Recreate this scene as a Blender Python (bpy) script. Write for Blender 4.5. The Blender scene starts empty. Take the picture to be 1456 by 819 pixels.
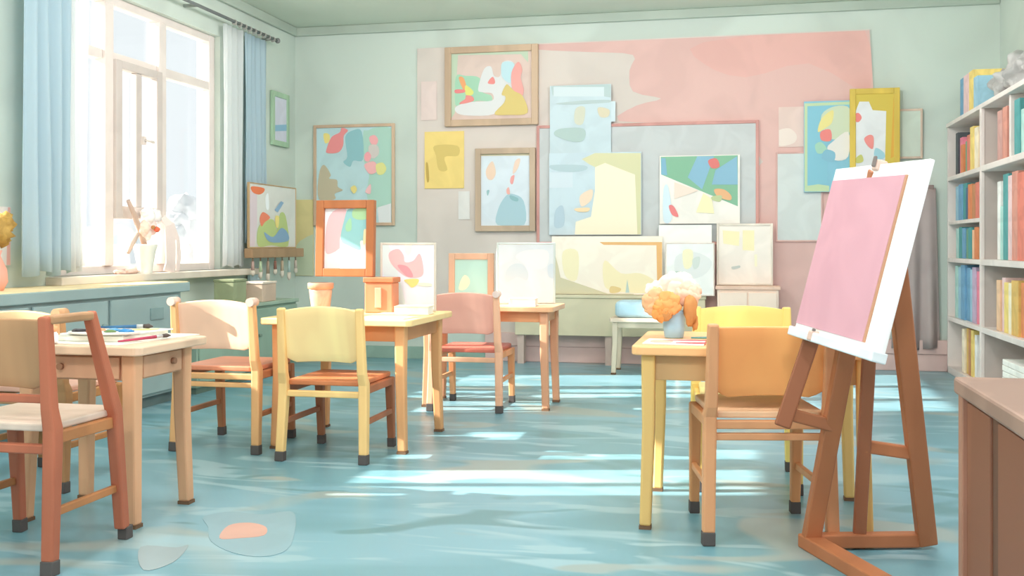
import bpy, bmesh, math, random
from mathutils import Vector, Matrix, noise
random.seed(7)
SC = bpy.context.scene
COL = SC.collection
PI = math.pi

# ------------------------------------------------------------------ camera geometry
TH = math.radians(12.35); FPX = 1470.0; CZ = 1.1; HOR = 350.0
SN, CS = math.sin(TH), math.cos(TH)
XL, YB, XR, ZC = -4.35, 9.68, 2.22, 3.29          # left wall, back wall, right wall, ceiling

def _dir(px):
    r = (px - 728.0) / FPX
    return -SN + CS * r, CS + SN * r
def bk(px, py, Y=9.66):
    dx, dy = _dir(px); d = Y / dy
    return dx * d, CZ - (py - HOR) / FPX * d
def lf(px, py, X=XL):
    dx, dy = _dir(px); d = X / dx
    return dy * d, CZ - (py - HOR) / FPX * d
def fl(px, py, z=0.0):
    d = (CZ - z) * FPX / (py - HOR)
    dx, dy = _dir(px)
    return dx * d, dy * d
def at(px, py, d):
    dx, dy = _dir(px)
    return Vector((dx * d, dy * d, CZ - (py - HOR) / FPX * d))

# ------------------------------------------------------------------ materials
def lin(c):
    c /= 255.0
    return c / 12.92 if c <= 0.04045 else ((c + 0.055) / 1.055) ** 2.4
def rgb(c): return (lin(c[0]), lin(c[1]), lin(c[2]), 1.0)
_mats = {}
def M(c, var=0.05, scale=5.0, rough=0.65, spec=0.25, stretch=(1, 1, 1)):
    """painted matte surface: the colour with soft brush-like patches of itself"""
    key = (tuple(c), var, scale, rough, stretch)
    if key in _mats: return _mats[key]
    m = bpy.data.materials.new('paint_%d_%d_%d' % tuple(c)); m.use_nodes = True
    nt = m.node_tree; b = nt.nodes['Principled BSDF']
    b.inputs['Roughness'].default_value = rough
    b.inputs['Specular IOR Level'].default_value = spec
    if var > 0:
        tc = nt.nodes.new('ShaderNodeTexCoord'); mp = nt.nodes.new('ShaderNodeMapping')
        mp.inputs['Scale'].default_value = stretch
        n = nt.nodes.new('ShaderNodeTexNoise'); n.inputs['Scale'].default_value = scale
        n.inputs['Detail'].default_value = 2.0; n.inputs['Distortion'].default_value = 0.8
        r = nt.nodes.new('ShaderNodeValToRGB'); e = r.color_ramp.elements
        k = rgb(c)
        e[0].position = 0.42; e[0].color = tuple(v * (1 - var) for v in k[:3]) + (1,)
        e[1].position = 0.56; e[1].color = tuple(min(1, v * (1 + var)) for v in k[:3]) + (1,)
        L = nt.links.new
        L(tc.outputs['Object'], mp.inputs['Vector']); L(mp.outputs[0], n.inputs['Vector'])
        L(n.outputs['Fac'], r.inputs['Fac']); L(r.outputs['Color'], b.inputs['Base Color'])
    else:
        b.inputs['Base Color'].default_value = rgb(c)
    _mats[key] = m
    return m
def F(c): return M(c, var=0.0, rough=0.75)
def W(c, rough=0.5): return M(c, var=0.09, scale=3.0, rough=rough, spec=0.35, stretch=(1, 1, 0.25))

def cloth_mat(c, trans, clear=0.0):
    m = bpy.data.materials.new('cloth_%d_%d_%d' % tuple(c)); m.use_nodes = True
    nt = m.node_tree; nt.nodes.clear()
    o = nt.nodes.new('ShaderNodeOutputMaterial'); d = nt.nodes.new('ShaderNodeBsdfDiffuse')
    t = nt.nodes.new('ShaderNodeBsdfTranslucent'); mx = nt.nodes.new('ShaderNodeMixShader')
    d.inputs['Color'].default_value = rgb(c); t.inputs['Color'].default_value = rgb(c)
    mx.inputs[0].default_value = trans
    L = nt.links.new
    L(d.outputs[0], mx.inputs[1]); L(t.outputs[0], mx.inputs[2])
    if clear > 0:
        tr = nt.nodes.new('ShaderNodeBsdfTransparent'); m2 = nt.nodes.new('ShaderNodeMixShader')
        m2.inputs[0].default_value = clear
        L(mx.outputs[0], m2.inputs[1]); L(tr.outputs[0], m2.inputs[2]); L(m2.outputs[0], o.inputs[0])
    else:
        L(mx.outputs[0], o.inputs[0])
    return m
def glass_mat():
    m = bpy.data.materials.new('window_glass'); m.use_nodes = True
    nt = m.node_tree; nt.nodes.clear()
    o = nt.nodes.new('ShaderNodeOutputMaterial'); t = nt.nodes.new('ShaderNodeBsdfTransparent')
    g = nt.nodes.new('ShaderNodeBsdfGlossy'); g.inputs['Roughness'].default_value = 0.05
    mx = nt.nodes.new('ShaderNodeMixShader'); mx.inputs[0].default_value = 0.06
    t.inputs['Color'].default_value = (0.96, 0.98, 0.98, 1)
    nt.links.new(t.outputs[0], mx.inputs[1]); nt.links.new(g.outputs[0], mx.inputs[2])
    nt.links.new(mx.outputs[0], o.inputs[0])
    return m
GLASS = glass_mat()

# ------------------------------------------------------------------ mesh builder
class MB:
    def __init__(s):
        s.bm = bmesh.new(); s.mi = 0
    def _tag(s, faces):
        for f in faces: f.material_index = s.mi
    def hexa(s, p):                              # 4 bottom + 4 top points
        v = [s.bm.verts.new(q) for q in p]
        fs = [s.bm.faces.new([v[i] for i in q]) for q in
              ((3, 2, 1, 0), (4, 5, 6, 7), (0, 1, 5, 4), (1, 2, 6, 5), (2, 3, 7, 6), (3, 0, 4, 7))]
        s._tag(fs); return s
    def box(s, x0, x1, y0, y1, z0, z1):
        return s.hexa([(x0, y0, z0), (x1, y0, z0), (x1, y1, z0), (x0, y1, z0),
                       (x0, y0, z1), (x1, y0, z1), (x1, y1, z1), (x0, y1, z1)])
    def bar(s, p0, p1, w, h, w1=None, h1=None, side=None):   # tapered rectangular beam; w along 'side'
        p0, p1 = Vector(p0), Vector(p1); a = (p1 - p0).normalized()
        sd = Vector(side) if side else (Vector((1, 0, 0)) if abs(a.x) < 0.9 else Vector((0, 1, 0)))
        sd = (sd - a * sd.dot(a)).normalized(); up = a.cross(sd)
        w1 = w if w1 is None else w1; h1 = h if h1 is None else h1
        def ring(p, w, h): return [p + sd * x * w / 2 + up * y * h / 2 for x, y in ((-1, -1), (1, -1), (1, 1), (-1, 1))]
        return s.hexa(ring(p0, w, h) + ring(p1, w1, h1))
    def path(s, pts, w, h, side=(1, 0, 0)):      # beam through several points, one skin
        pts = [Vector(p) for p in pts]; rings = []
        for i, p in enumerate(pts):
            a = (pts[min(i + 1, len(pts) - 1)] - pts[max(i - 1, 0)]).normalized()
            sd = Vector(side); sd = (sd - a * sd.dot(a)).normalized(); up = a.cross(sd)
            ww = w[i] if isinstance(w, (list, tuple)) else w
            hh = h[i] if isinstance(h, (list, tuple)) else h
            rings.append([s.bm.verts.new(p + sd * x * ww / 2 + up * y * hh / 2)
                          for x, y in ((-1, -1), (1, -1), (1, 1), (-1, 1))])
        fs = [s.bm.faces.new(rings[0][::-1]), s.bm.faces.new(rings[-1])]
        for a, b in zip(rings, rings[1:]):
            for k in range(4):
                fs.append(s.bm.faces.new([a[k], a[(k + 1) % 4], b[(k + 1) % 4], b[k]]))
        s._tag(fs); return s
    def tube(s, pts, rad, n=10):
        pts = [Vector(p) for p in pts]; rings = []
        for i, p in enumerate(pts):
            a = (pts[min(i + 1, len(pts) - 1)] - pts[max(i - 1, 0)]).normalized()
            sd = a.orthogonal().normalized() if i == 0 else (sd - a * sd.dot(a)).normalized()
            up = a.cross(sd); r = rad[i] if isinstance(rad, (list, tuple)) else rad
            rings.append([s.bm.verts.new(p + (sd * math.cos(2 * PI * k / n) + up * math.sin(2 * PI * k / n)) * r) for k in range(n)])
        fs = [s.bm.faces.new(rings[0][::-1]), s.bm.faces.new(rings[-1])]
        for a, b in zip(rings, rings[1:]):
            for k in range(n):
                f = s.bm.faces.new([a[k], a[(k + 1) % n], b[(k + 1) % n], b[k]]); f.smooth = True; fs.append(f)
        s._tag(fs); return s
    def lathe(s, prof, c=(0, 0, 0), n=24):       # prof: (radius, z)
        c = Vector(c); rings = []
        for r, z in prof:
            rings.append([s.bm.verts.new(c + Vector((r * math.cos(2 * PI * k / n), r * math.sin(2 * PI * k / n), z))) for k in range(n)])
        fs = [s.bm.faces.new(rings[0][::-1]), s.bm.faces.new(rings[-1])]
        for a, b in zip(rings, rings[1:]):
            for k in range(n):
                f = s.bm.faces.new([a[k], a[(k + 1) % n], b[(k + 1) % n], b[k]]); f.smooth = True; fs.append(f)
        s._tag(fs); return s
    def slab(s, poly, z0, z1, fn=None):          # polygon in (x,y) extruded; fn maps a point
        fn = fn or (lambda p: p)
        a = [s.bm.verts.new(fn((x, y, z0))) for x, y in poly]; b = [s.bm.verts.new(fn((x, y, z1))) for x, y in poly]
        fs = [s.bm.faces.new(a[::-1]), s.bm.faces.new(b)]
        for k in range(len(poly)):
            j = (k + 1) % len(poly); fs.append(s.bm.faces.new([a[k], a[j], b[j], b[k]]))
        s._tag(fs); return s
    def blob(s, c, r, amp=0.15, freq=2.0, sub=3, squash=(1, 1, 1)):
        ret = bmesh.ops.create_icosphere(s.bm, subdivisions=sub, radius=1.0)
        off = Vector((random.random() * 50, random.random() * 50, random.random() * 50)); c = Vector(c)
        fs = set()
        for v in ret['verts']:
            k = 1 + amp * noise.noise(v.co * freq + off) * 2
            v.co = c + Vector((v.co.x * squash[0], v.co.y * squash[1], v.co.z * squash[2])) * r * k
            fs.update(v.link_faces)
        for f in fs: f.smooth = True
        s._tag(fs); return s
    def build(s, name, mats, parent=None, loc=(0, 0, 0), rz=0.0, bevel=0.0, seg=2):
        me = bpy.data.meshes.new(name)
        bmesh.ops.recalc_face_normals(s.bm, faces=s.bm.faces[:])
        s.bm.to_mesh(me); s.bm.free()
        for m in (mats if isinstance(mats, (list, tuple)) else [mats]): me.materials.append(m)
        o = bpy.data.objects.new(name, me); COL.objects.link(o)
        o.location = loc; o.rotation_euler.z = rz
        if parent: o.parent = parent
        if bevel > 0:
            b = o.modifiers.new('bevel', 'BEVEL'); b.width = bevel; b.segments = seg; b.limit_method = 'ANGLE'
        return o
def tag(o, label, cat, group=None, kind=None):
    o['label'] = label; o['category'] = cat
    if group: o['group'] = group
    if kind: o['kind'] = kind
    return o
def thing(name, label, cat, loc=(0, 0, 0), rz=0.0, group=None):
    o = bpy.data.objects.new(name, None); COL.objects.link(o); o.empty_display_size = 0.1
    o.location = loc; o.rotation_euler.z = rz
    return tag(o, label, cat, group)
def struct(o):
    o['kind'] = 'structure'; return o
def smooth(pts, n=4):                           # closed Catmull-Rom
    out = []; m = len(pts)
    for i in range(m):
        p0, p1, p2, p3 = pts[i - 1], pts[i], pts[(i + 1) % m], pts[(i + 2) % m]
        for k in range(n):
            t = k / n
            out.append(tuple(0.5 * (2 * p1[j] + (p2[j] - p0[j]) * t + (2 * p0[j] - 5 * p1[j] + 4 * p2[j] - p3[j]) * t * t
                                    + (3 * p1[j] - p0[j] - 3 * p2[j] + p3[j]) * t ** 3) for j in (0, 1)))
    return out
def rrect(x0, x1, y0, y1, r, n=4):
    out = []
    for cx, cy, a in ((x1 - r, y0 + r, -90), (x1 - r, y1 - r, 0), (x0 + r, y1 - r, 90), (x0 + r, y0 + r, 180)):
        for k in range(n + 1):
            t = math.radians(a + 90 * k / n); out.append((cx + r * math.cos(t), cy + r * math.sin(t)))
    return out

# ------------------------------------------------------------------ setting
SAGE = M((202, 213, 204), 0.05, 0.9); SAGE_D = M((178, 190, 178), 0.04, 1.2)
# floor: teal linoleum with paler and darker patches
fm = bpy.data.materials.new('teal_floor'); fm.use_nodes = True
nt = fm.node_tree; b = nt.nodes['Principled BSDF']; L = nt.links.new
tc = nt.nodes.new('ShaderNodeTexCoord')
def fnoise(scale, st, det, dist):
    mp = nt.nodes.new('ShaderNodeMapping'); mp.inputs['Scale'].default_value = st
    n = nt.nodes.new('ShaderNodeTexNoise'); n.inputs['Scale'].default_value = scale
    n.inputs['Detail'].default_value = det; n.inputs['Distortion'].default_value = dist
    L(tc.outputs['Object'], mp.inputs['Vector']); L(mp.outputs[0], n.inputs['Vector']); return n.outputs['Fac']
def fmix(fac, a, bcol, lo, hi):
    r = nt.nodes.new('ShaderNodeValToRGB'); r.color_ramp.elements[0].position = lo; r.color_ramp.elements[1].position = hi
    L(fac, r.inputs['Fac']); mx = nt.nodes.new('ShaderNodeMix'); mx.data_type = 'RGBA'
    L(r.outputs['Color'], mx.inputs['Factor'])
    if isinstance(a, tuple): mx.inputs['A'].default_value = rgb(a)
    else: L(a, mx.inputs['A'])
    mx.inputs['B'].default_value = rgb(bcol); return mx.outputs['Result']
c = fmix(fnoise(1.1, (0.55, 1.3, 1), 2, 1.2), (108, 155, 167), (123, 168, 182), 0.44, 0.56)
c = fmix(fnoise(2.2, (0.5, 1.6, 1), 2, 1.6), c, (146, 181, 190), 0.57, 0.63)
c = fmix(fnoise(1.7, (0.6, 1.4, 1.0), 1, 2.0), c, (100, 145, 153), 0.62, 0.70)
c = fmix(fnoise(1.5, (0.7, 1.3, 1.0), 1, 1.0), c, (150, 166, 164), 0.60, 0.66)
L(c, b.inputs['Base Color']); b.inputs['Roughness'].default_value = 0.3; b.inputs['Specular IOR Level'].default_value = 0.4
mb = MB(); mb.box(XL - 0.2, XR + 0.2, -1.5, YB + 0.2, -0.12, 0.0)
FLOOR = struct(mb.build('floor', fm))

# left wall with two window openings
W1 = (5.93, 8.14, 0.90, 2.90)                    # y0 y1 z0 z1 (in the picture)
W2 = (3.55, 5.40, 1.22, 2.25)                    # nearer, outside the frame
def wall_left():
    mb = MB(); x0, x1 = XL - 0.22, XL
    ys = [-1.5, W2[0], W2[1], W1[0], W1[1], YB + 0.2]
    mb.box(x0, x1, ys[0], ys[1], 0, ZC); mb.box(x0, x1, ys[2], ys[3], 0, ZC); mb.box(x0, x1, ys[4], ys[5], 0, ZC)
    for w in (W1, W2):
        mb.box(x0, x1, w[0], w[1], 0, w[2]); mb.box(x0, x1, w[0], w[1], w[3], ZC)
    return struct(mb.build('wall_left', SAGE))
wall_left()
struct(MB().box(XL, XR, YB, YB + 0.2, 0, ZC).build('wall_back', SAGE))
struct(MB().box(XR, XR + 0.2, 6.3, YB + 0.2, 0, ZC).build('wall_right', SAGE))
struct(MB().box(XL - 0.22, XR + 0.2, -1.5, YB + 0.2, ZC, ZC + 0.15).build('ceiling', M((214, 222, 208), 0.03, 0.8)))
t = struct(MB().box(XL, XL + 0.035, 0, YB, ZC - 0.09, ZC).build('trim_1', SAGE_D, bevel=0.012))
t = struct(MB().box(XL, XR, YB - 0.035, YB, ZC - 0.09, ZC).build('trim_2', SAGE_D, bevel=0.012))
PINKB = M((222, 192, 186), 0.05, 2)
mb = MB(); xa = bk(690, 490)[0]
mb.box(xa, XR, YB - 0.03, YB, 0, 0.15); mb.box(xa, XR, YB - 0.045, YB, 0.15, 0.275)
struct(mb.build('baseboard_back', PINKB, bevel=0.006))
struct(MB().box(XL, xa, YB - 0.02, YB, 0, 0.12).build('baseboard_green', M((150, 178, 165)), bevel=0.005))
bpy.data.objects['baseboard_green'].name = 'baseboard_left'

FRM = M((226, 216, 210), 0.03, 3); FRM_D = M((204, 194, 188), 0.03, 3)
def window_main():
    w = bpy.data.objects.new('window_1', None); COL.objects.link(w); struct(w)
    y0, y1, z0, z1 = W1; xf0, xf1 = XL - 0.14, XL - 0.05
    m1, m2, t = 6.59, 7.29, 2.465
    mb = MB()
    mb.box(xf0, xf1, y0, y0 + 0.07, z0, z1); mb.box(xf0, xf1, y1 - 0.09, y1, z0, z1)
    mb.box(xf0 + .004, xf1 - .004, y0 + .07, y1 - .09, z0, z0 + 0.06); mb.box(xf0 + .004, xf1 - .004, y0 + .07, y1 - .09, z1 - 0.06, z1)
    for m in (m1, m2): mb.box(xf0, xf1 + 0.02, m - 0.05, m + 0.05, z0 + 0.06, z1 - 0.06)
    for a, c in ((y0 + .07, m1 - .05), (m1 + .05, m2 - .05), (m2 + .05, y1 - .09)): mb.box(xf0 + .004, xf1 - .004, a, c, t - 0.035, t + 0.035)
    mb.build('window_frame', FRM, w, bevel=0.006)
    mb = MB(); x0, x1 = xf1 - 0.02, xf1 + 0.045; ya, yb, za, zb = m1 + 0.045, m2 - 0.045, 1.30, 2.445
    mb.box(x0, x1, ya, ya + 0.075, za, zb); mb.box(x0, x1, yb - 0.075, yb, za, zb)
    mb.box(x0, x1, ya + .075, yb - .075, za, za + 0.09); mb.box(x0, x1, ya + .075, yb - .075, zb - 0.06, zb)
    mb.box(x0, x1 - 0.01, (ya + yb) / 2 - 0.035, (ya + yb) / 2 + 0.035, za + .09, zb - .06)
    s = mb.build('sash', FRM_D, w, bevel=0.006)
    mb = MB(); mb.box(x1 - 0.01, x1 + 0.02, 6.955, 6.985, 1.86, 1.92); mb.tube([(x1 + .02, 6.97, 1.89), (x1 + .035, 6.97, 1.89), (x1 + .035, 7.06, 1.885)], 0.01)
    mb.build('handle', FRM, s)
    mb = MB(); mb.box(xf0 + .04, xf0 + .046, y0 + .04, y1 - .05, z0 + .04, z1 - .04); mb.build('pane', GLASS, w)
    return w
window_main()
def window_near():
    w = bpy.data.objects.new('window_2', None); COL.objects.link(w); struct(w)
    y0, y1, z0, z1 = W2; x0, x1 = XL - 0.14, XL - 0.05
    mb = MB()
    for a, c in ((3.55, 3.68), (3.865, 3.925), (4.22, 4.47), (4.74, 5.02), (5.34, 5.40)): mb.box(x0, x1, a, c, z0, z1)
    mb.box(x0 + .005, x1 - .005, y0 + .01, y1 - .01, z0, z0 + 0.05); mb.box(x0 + .005, x1 - .005, y0 + .01, y1 - .01, z1 - 0.05, z1)
    mb.build('window_frame', FRM, w, bevel=0.006)
    mb = MB(); mb.box(x0 + .04, x0 + .046, y0 + .03, y1 - .03, z0 + .03, z1 - .03); mb.build('pane', GLASS, w)
window_near()
ya = lf(105, 398, XL + 0.1)[0]; yb = lf(352, 392, XL + 0.1)[0]
SILL = struct(MB().box(XL - 0.05, XL + 0.12, 5.85, 8.72, 0.845, 0.90).build('trim_3', M((222, 212, 198), 0.05, 3), bevel=0.008))

# outside
struct(MB().box(-90, XL - 0.24, -30, 120, -0.3, -0.15).build('ground', M((225, 226, 222), 0.03, 0.3)))
def outside_tree():  # distance haze is put into the pale trunk and crown colours
    t = thing('pale_tree', 'hazy pale tree outside the window beyond its right pane', 'tree', (-20.0, 35.0, -0.15))
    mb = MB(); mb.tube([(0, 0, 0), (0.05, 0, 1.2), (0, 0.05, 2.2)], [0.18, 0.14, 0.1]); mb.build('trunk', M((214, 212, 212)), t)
    mb = MB()
    for dx, dy, dz, r in ((0, -.15, 2.55, .62), (.1, .65, 2.35, .6), (-.1, -.7, 2.05, .5), (0, .1, 1.9, .65), (.1, .95, 1.85, .55), (0, -.95, 1.6, .45)):
        mb.blob((dx, dy, dz), r, 0.22, 2.6, 3)
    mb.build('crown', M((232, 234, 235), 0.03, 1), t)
outside_tree()
def outside_house(name, label, x, y, w, d, h):
    t = thing(name, label, 'building', (x, y, -0.15))
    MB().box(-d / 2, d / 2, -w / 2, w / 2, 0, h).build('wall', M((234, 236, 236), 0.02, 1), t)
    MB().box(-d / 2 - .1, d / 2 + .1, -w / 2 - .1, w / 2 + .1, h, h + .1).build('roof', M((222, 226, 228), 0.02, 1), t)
    for k in range(4):
        yy = -w / 2 + (k + .5) * w / 4
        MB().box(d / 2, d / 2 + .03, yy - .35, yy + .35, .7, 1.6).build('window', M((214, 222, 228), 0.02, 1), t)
outside_house('pale_house', 'low pale building outside the window behind the potted flowers', -20.5, 30.0, 3.0, 3, 1.75)
outside_house('pale_house', 'low pale building outside the window below the hazy tree', -24, 42.5, 5.5, 3, 1.9)

# ------------------------------------------------------------------ curtains and rod
def curtain(name, label, y0, y1, z0, z1, folds, amp, mat, x, flare=0.0, y0b=None, y1b=None, cat='curtain'):
    bm = bmesh.new(); n = folds * 10; rows = 12; g = []
    y0b = y0 if y0b is None else y0b; y1b = y1 if y1b is None else y1b
    ph = random.random() * 6
    for j in range(rows + 1):
        v = j / rows; row = []
        for i in range(n + 1):
            u = i / n
            yy = (y0 + (y1 - y0) * u) * (1 - v) + (y0b + (y1b - y0b) * u) * v
            xx = x + amp * (0.75 + 0.5 * v) * math.sin(2 * PI * folds * u + ph + 0.5 * math.sin(3 * v + 5 * u)) + 0.006 * math.sin(9 * u + 4 * v)
            zz = z1 + (z0 - z1) * v + (0.018 * math.sin(2 * PI * folds * u * 0.5 + ph) if j == rows else 0)
            row.append(bm.verts.new((xx, yy, zz)))
        g.append(row)
    for a, c in zip(g, g[1:]):
        for i in range(n):
            f = bm.faces.new([a[i], a[i + 1], c[i + 1], c[i]]); f.smooth = True
    me = bpy.data.meshes.new(name); bm.to_mesh(me); bm.free(); me.materials.append(mat)
    o = bpy.data.objects.new(name, me); COL.objects.link(o)
    s = o.modifiers.new('thick', 'SOLIDIFY'); s.thickness = 0.004
    return tag(o, label, cat, 'window curtains')
BLUE = cloth_mat((200, 221, 230), 0.35); SHEER = cloth_mat((244, 247, 248), 0.5, 0.25)
def ly(px, off): return lf(px, 200, XL + off)[0]
curtain('blue_curtain', 'pale blue curtain at the near end of the rod above the long counter', ly(36, .17), ly(99, .17), 0.93, 3.0, 4, 0.028, BLUE, XL + 0.17)
curtain('sheer_curtain', 'white sheer curtain beside the blue curtain above the long counter', ly(101, .13), ly(128, .13), 0.95, 3.0, 4, 0.020, SHEER, XL + 0.11, y1b=ly(122, .13))
curtain('sheer_curtain', 'white sheer curtain between window and blue curtain near the room corner', ly(317, .06), ly(346, .06), 0.93, 3.0, 4, 0.018, SHEER, XL + 0.065, y1b=ly(345, .06))
curtain('blue_curtain', 'narrow pale blue curtain hanging behind the painting with a brush ledge', ly(347, .06), ly(378, .06), 1.12, 3.0, 5, 0.016, BLUE, XL + 0.062)
def rod():
    t = thing('curtain_rod', 'thin dark grey curtain rod above the window', 'curtain rod', (XL + 0.12, 7.2, 3.03))
    mb = MB(); mb.tube([(0, -1.75, 0), (0, 1.82, 0)], 0.014); mb.build('rod', M((120, 125, 125)), t)
    for s in (-1.75, 1.82): MB().blob((0, s, 0), 0.026, 0.02, 1, 2).build('finial', M((130, 130, 130)), t)
    for y in (-1.7, 0.35, 1.74): MB().box(-0.12, 0.005, y - .012, y + .012, -0.012, 0.012).build('bracket', M((150, 155, 150)), t)
    for i in range(18):
        y = (-1.58 + i * 0.075) if i < 9 else (0.97 + (i - 9) * 0.094)
        mb = MB(); mb.lathe([(0.021, -0.004), (0.026, 0), (0.021, 0.004)], n=12)
        o = mb.build('ring', M((165, 165, 158)), t); o.location = (0, y, -0.008); o.rotation_euler = (PI / 2, 0, 0)
rod()

# ------------------------------------------------------------------ pictures
TAN = (198, 172, 142)
def art(name, label, cat, rect, base, shapes=(), crop=(0, 0, 1), frame=None, fw=0.035, plane='back', Y=9.66, thick=0.02,
        lean=0.0, group=None, bottom=None, fdepth=0.03, turn=0.0, off=0.005, cname='canvas'):
    x0, y0, x1, y1 = rect; mx, my = (x0 + x1) / 2, (y0 + y1) / 2
    f = (lambda a, c: bk(a, c, Y)) if plane == 'back' else (lambda a, c: lf(a, c, XL + off))
    u0, u1 = f(x0, my)[0], f(x1, my)[0]; v1, v0 = f(mx, y0)[1], f(mx, y1)[1]
    if bottom is not None: v0 = bottom
    uc = (u0 + u1) / 2; w = u1 - u0; h = v1 - v0
    if plane == 'back': loc = (uc, Y, v0); rz = 0.0
    else: loc = (XL + off, uc, v0); rz = PI / 2
    root = thing(name, label, cat, loc, rz, group)
    root.rotation_euler = (-lean, 0, rz + turn)
    ix = fw if frame else 0.0
    mats = [M(base, 0.03, 4)]; mb = MB(); cf = thick
    mb.box(-w / 2 + ix * .8, w / 2 - ix * .8, -cf, -0.002, ix * .8, h - ix * .8)
    lim = (-w / 2 + ix, w / 2 - ix, ix, h - ix)
    if not frame: lim = (-w / 2 + .003, w / 2 - .003, .003, h - .003)
    for i, sh in enumerate(shapes):
        colr, pts = sh[0], sh[1]; sm = len(sh) < 3
        q = smooth(pts) if sm else pts
        mats.append(F(colr)); yy = -cf - 0.0008 * (i + 1); vs = []; last = None
        for (a, c) in q:
            uu, vv = f(crop[0] + a * crop[2], crop[1] + c * crop[2])
            p = (min(max(uu - uc, lim[0]), lim[1]), min(max(vv - v0, lim[2]), lim[3]))
            if last and abs(p[0] - last[0]) + abs(p[1] - last[1]) < 1e-4: continue
            last = p; vs.append(p)
        if abs(vs[0][0] - vs[-1][0]) + abs(vs[0][1] - vs[-1][1]) < 1e-4: vs.pop()
        if len(vs) < 3: continue
        fc = mb.bm.faces.new([mb.bm.verts.new((p[0], yy, p[1])) for p in vs]); fc.material_index = i + 1
    me = bpy.data.meshes.new(cname)
    for fc in mb.bm.faces:
        if fc.material_index > 0:
            fc.normal_update()
            if fc.normal.y > 0: fc.normal_flip()
    mb.bm.to_mesh(me); mb.bm.free()
    for m in mats: me.materials.append(m)
    o = bpy.data.objects.new(cname, me); COL.objects.link(o); o.parent = root
    if frame:
        mb = MB(); d = fdepth
        mb.box(-w / 2, -w / 2 + ix, -d, 0, 0, h); mb.box(w / 2 - ix, w / 2, -d, 0, 0, h)
        mb.box(-w / 2 + ix, w / 2 - ix, -d, 0, 0, ix); mb.box(-w / 2 + ix, w / 2 - ix, -d, 0, h - ix, h)
        mb.build('frame', W(frame), root, bevel=0.004)
    return root
CB = (440, 170, .1955); CT = (630, 60, .1464); CU = (760, 110, .2872); CR = (930, 160, .3422); CM = (530, 330, .1854)
CE = (1090, 110, .2686); CL = (330, 250, .2321); CW = (330, 160, .3175); C5 = (580, 20, .4028); C7 = (700, 300, .3053)

# the big pink panel painted / fixed on the wall
x0, x1 = bk(593, 300)[0], bk(1237, 300)[0]; xs = x1 + 0.16
ztop0, ztop1 = bk(593, 58)[1], bk(1237, 30)[1]
def pink_panel():
    mb = MB(); Yp = YB - .001; th = 0.015
    mb.hexa([(x0, Yp - th, .275), (xs, Yp - th, .275), (xs, Yp, .275), (x0, Yp, .275),
             (x0, Yp - th, 3.03), (x1, Yp - th, 3.03), (x1, Yp, 3.03), (x0, Yp, 3.03)])
    mats = [M((218, 207, 199), 0.035, 1.3)]
    rose = [(900, 78), (840, 74), (760, 70), (730, 60), (1236, 38), (1236, 240), (1262, 470), (1000, 470), (1000, 300), (1085, 230), (1000, 180), (880, 172), (905, 150), (940, 140), (900, 130), (895, 100)]
    deep = [(1000, 60), (1230, 40), (1236, 130), (1150, 90), (1060, 110), (1000, 90)]
    pale = [(1105, 345), (1120, 335), (1150, 350), (1180, 400), (1240, 470), (1105, 470)]
    for i, (cc, pts) in enumerate((((223, 184, 177), rose), ((226, 178, 170), deep))):
        mats.append(M(cc, 0.03, 2)); vs = []
        for p in smooth(pts, 3):
            u, v = bk(p[0], p[1], 9.66); v = min(max(v, .28), 3.02); u = min(u, x1 - .003 + (xs - x1) * (3.03 - v) / 2.76)
            vs.append(mb.bm.verts.new((u, Yp - th - .0008 * (i + 1), v)))
        f = mb.bm.faces.new(vs); f.material_index = i + 1
    o = mb.build('display_panel', mats); tag(o, 'huge dusty pink display panel covering the middle of the back wall', 'display panel')
pink_panel()

PY = YB - 0.0185                                  # front of the pink panel
art('framed_painting', 'tan framed painting hung highest on the pink panel', 'painting', (634, 66, 766, 179), (222, 200, 190), [
    ((196, 214, 190), [(85, 90), (830, 60), (830, 200), (760, 120), (150, 130), (140, 300), (120, 690), (85, 740)], 1),
    ((170, 212, 185), [(130, 340), (220, 330), (360, 350), (380, 480), (470, 520), (470, 575), (330, 575), (200, 620), (125, 610)]),
    ((226, 226, 226), [(400, 270), (470, 240), (500, 330), (560, 330), (580, 200), (690, 205), (690, 420), (600, 470), (610, 560), (500, 700), (250, 715), (140, 690), (130, 630), (260, 585), (480, 570), (480, 500), (390, 490), (345, 460)]),
    ((240, 170, 120), [(158, 350), (205, 350), (235, 450), (205, 470)]),
    ((226, 224, 130), [(225, 420), (300, 480), (280, 520), (225, 510)]),
    ((236, 140, 140), [(125, 465), (210, 465), (215, 490), (130, 500)]),
    ((236, 150, 145), [(230, 520), (290, 530), (300, 575), (180, 605), (170, 590), (220, 555)]),
    ((240, 150, 145), [(440, 400), (485, 340), (510, 380), (500, 410)]),
    ((196, 226, 234), [(580, 205), (690, 205), (690, 300), (660, 400), (580, 340)]),
    ((240, 172, 165), [(735, 195), (775, 270), (760, 350), (790, 470), (760, 535), (680, 460), (670, 300)]),
    ((222, 200, 130), [(620, 415), (660, 440), (700, 480), (780, 530), (825, 690), (640, 710), (505, 700), (600, 590), (610, 530), (575, 510)]),
], CT, frame=(200, 172, 145), fw=0.062, Y=PY, fdepth=0.05)
art('yellow_poster', 'plain yellow sheet with an ochre sketch pinned on the pink panel', 'poster', (604, 187, 660, 268), (242, 214, 135), [
    ((222, 196, 120), [(95, 465), (175, 465), (178, 500), (130, 505), (140, 550), (110, 550), (100, 500)]),
    ((200, 170, 95), [(64, 530), (72, 530), (76, 585), (68, 590)])], C5, Y=PY, thick=0.008)
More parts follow.
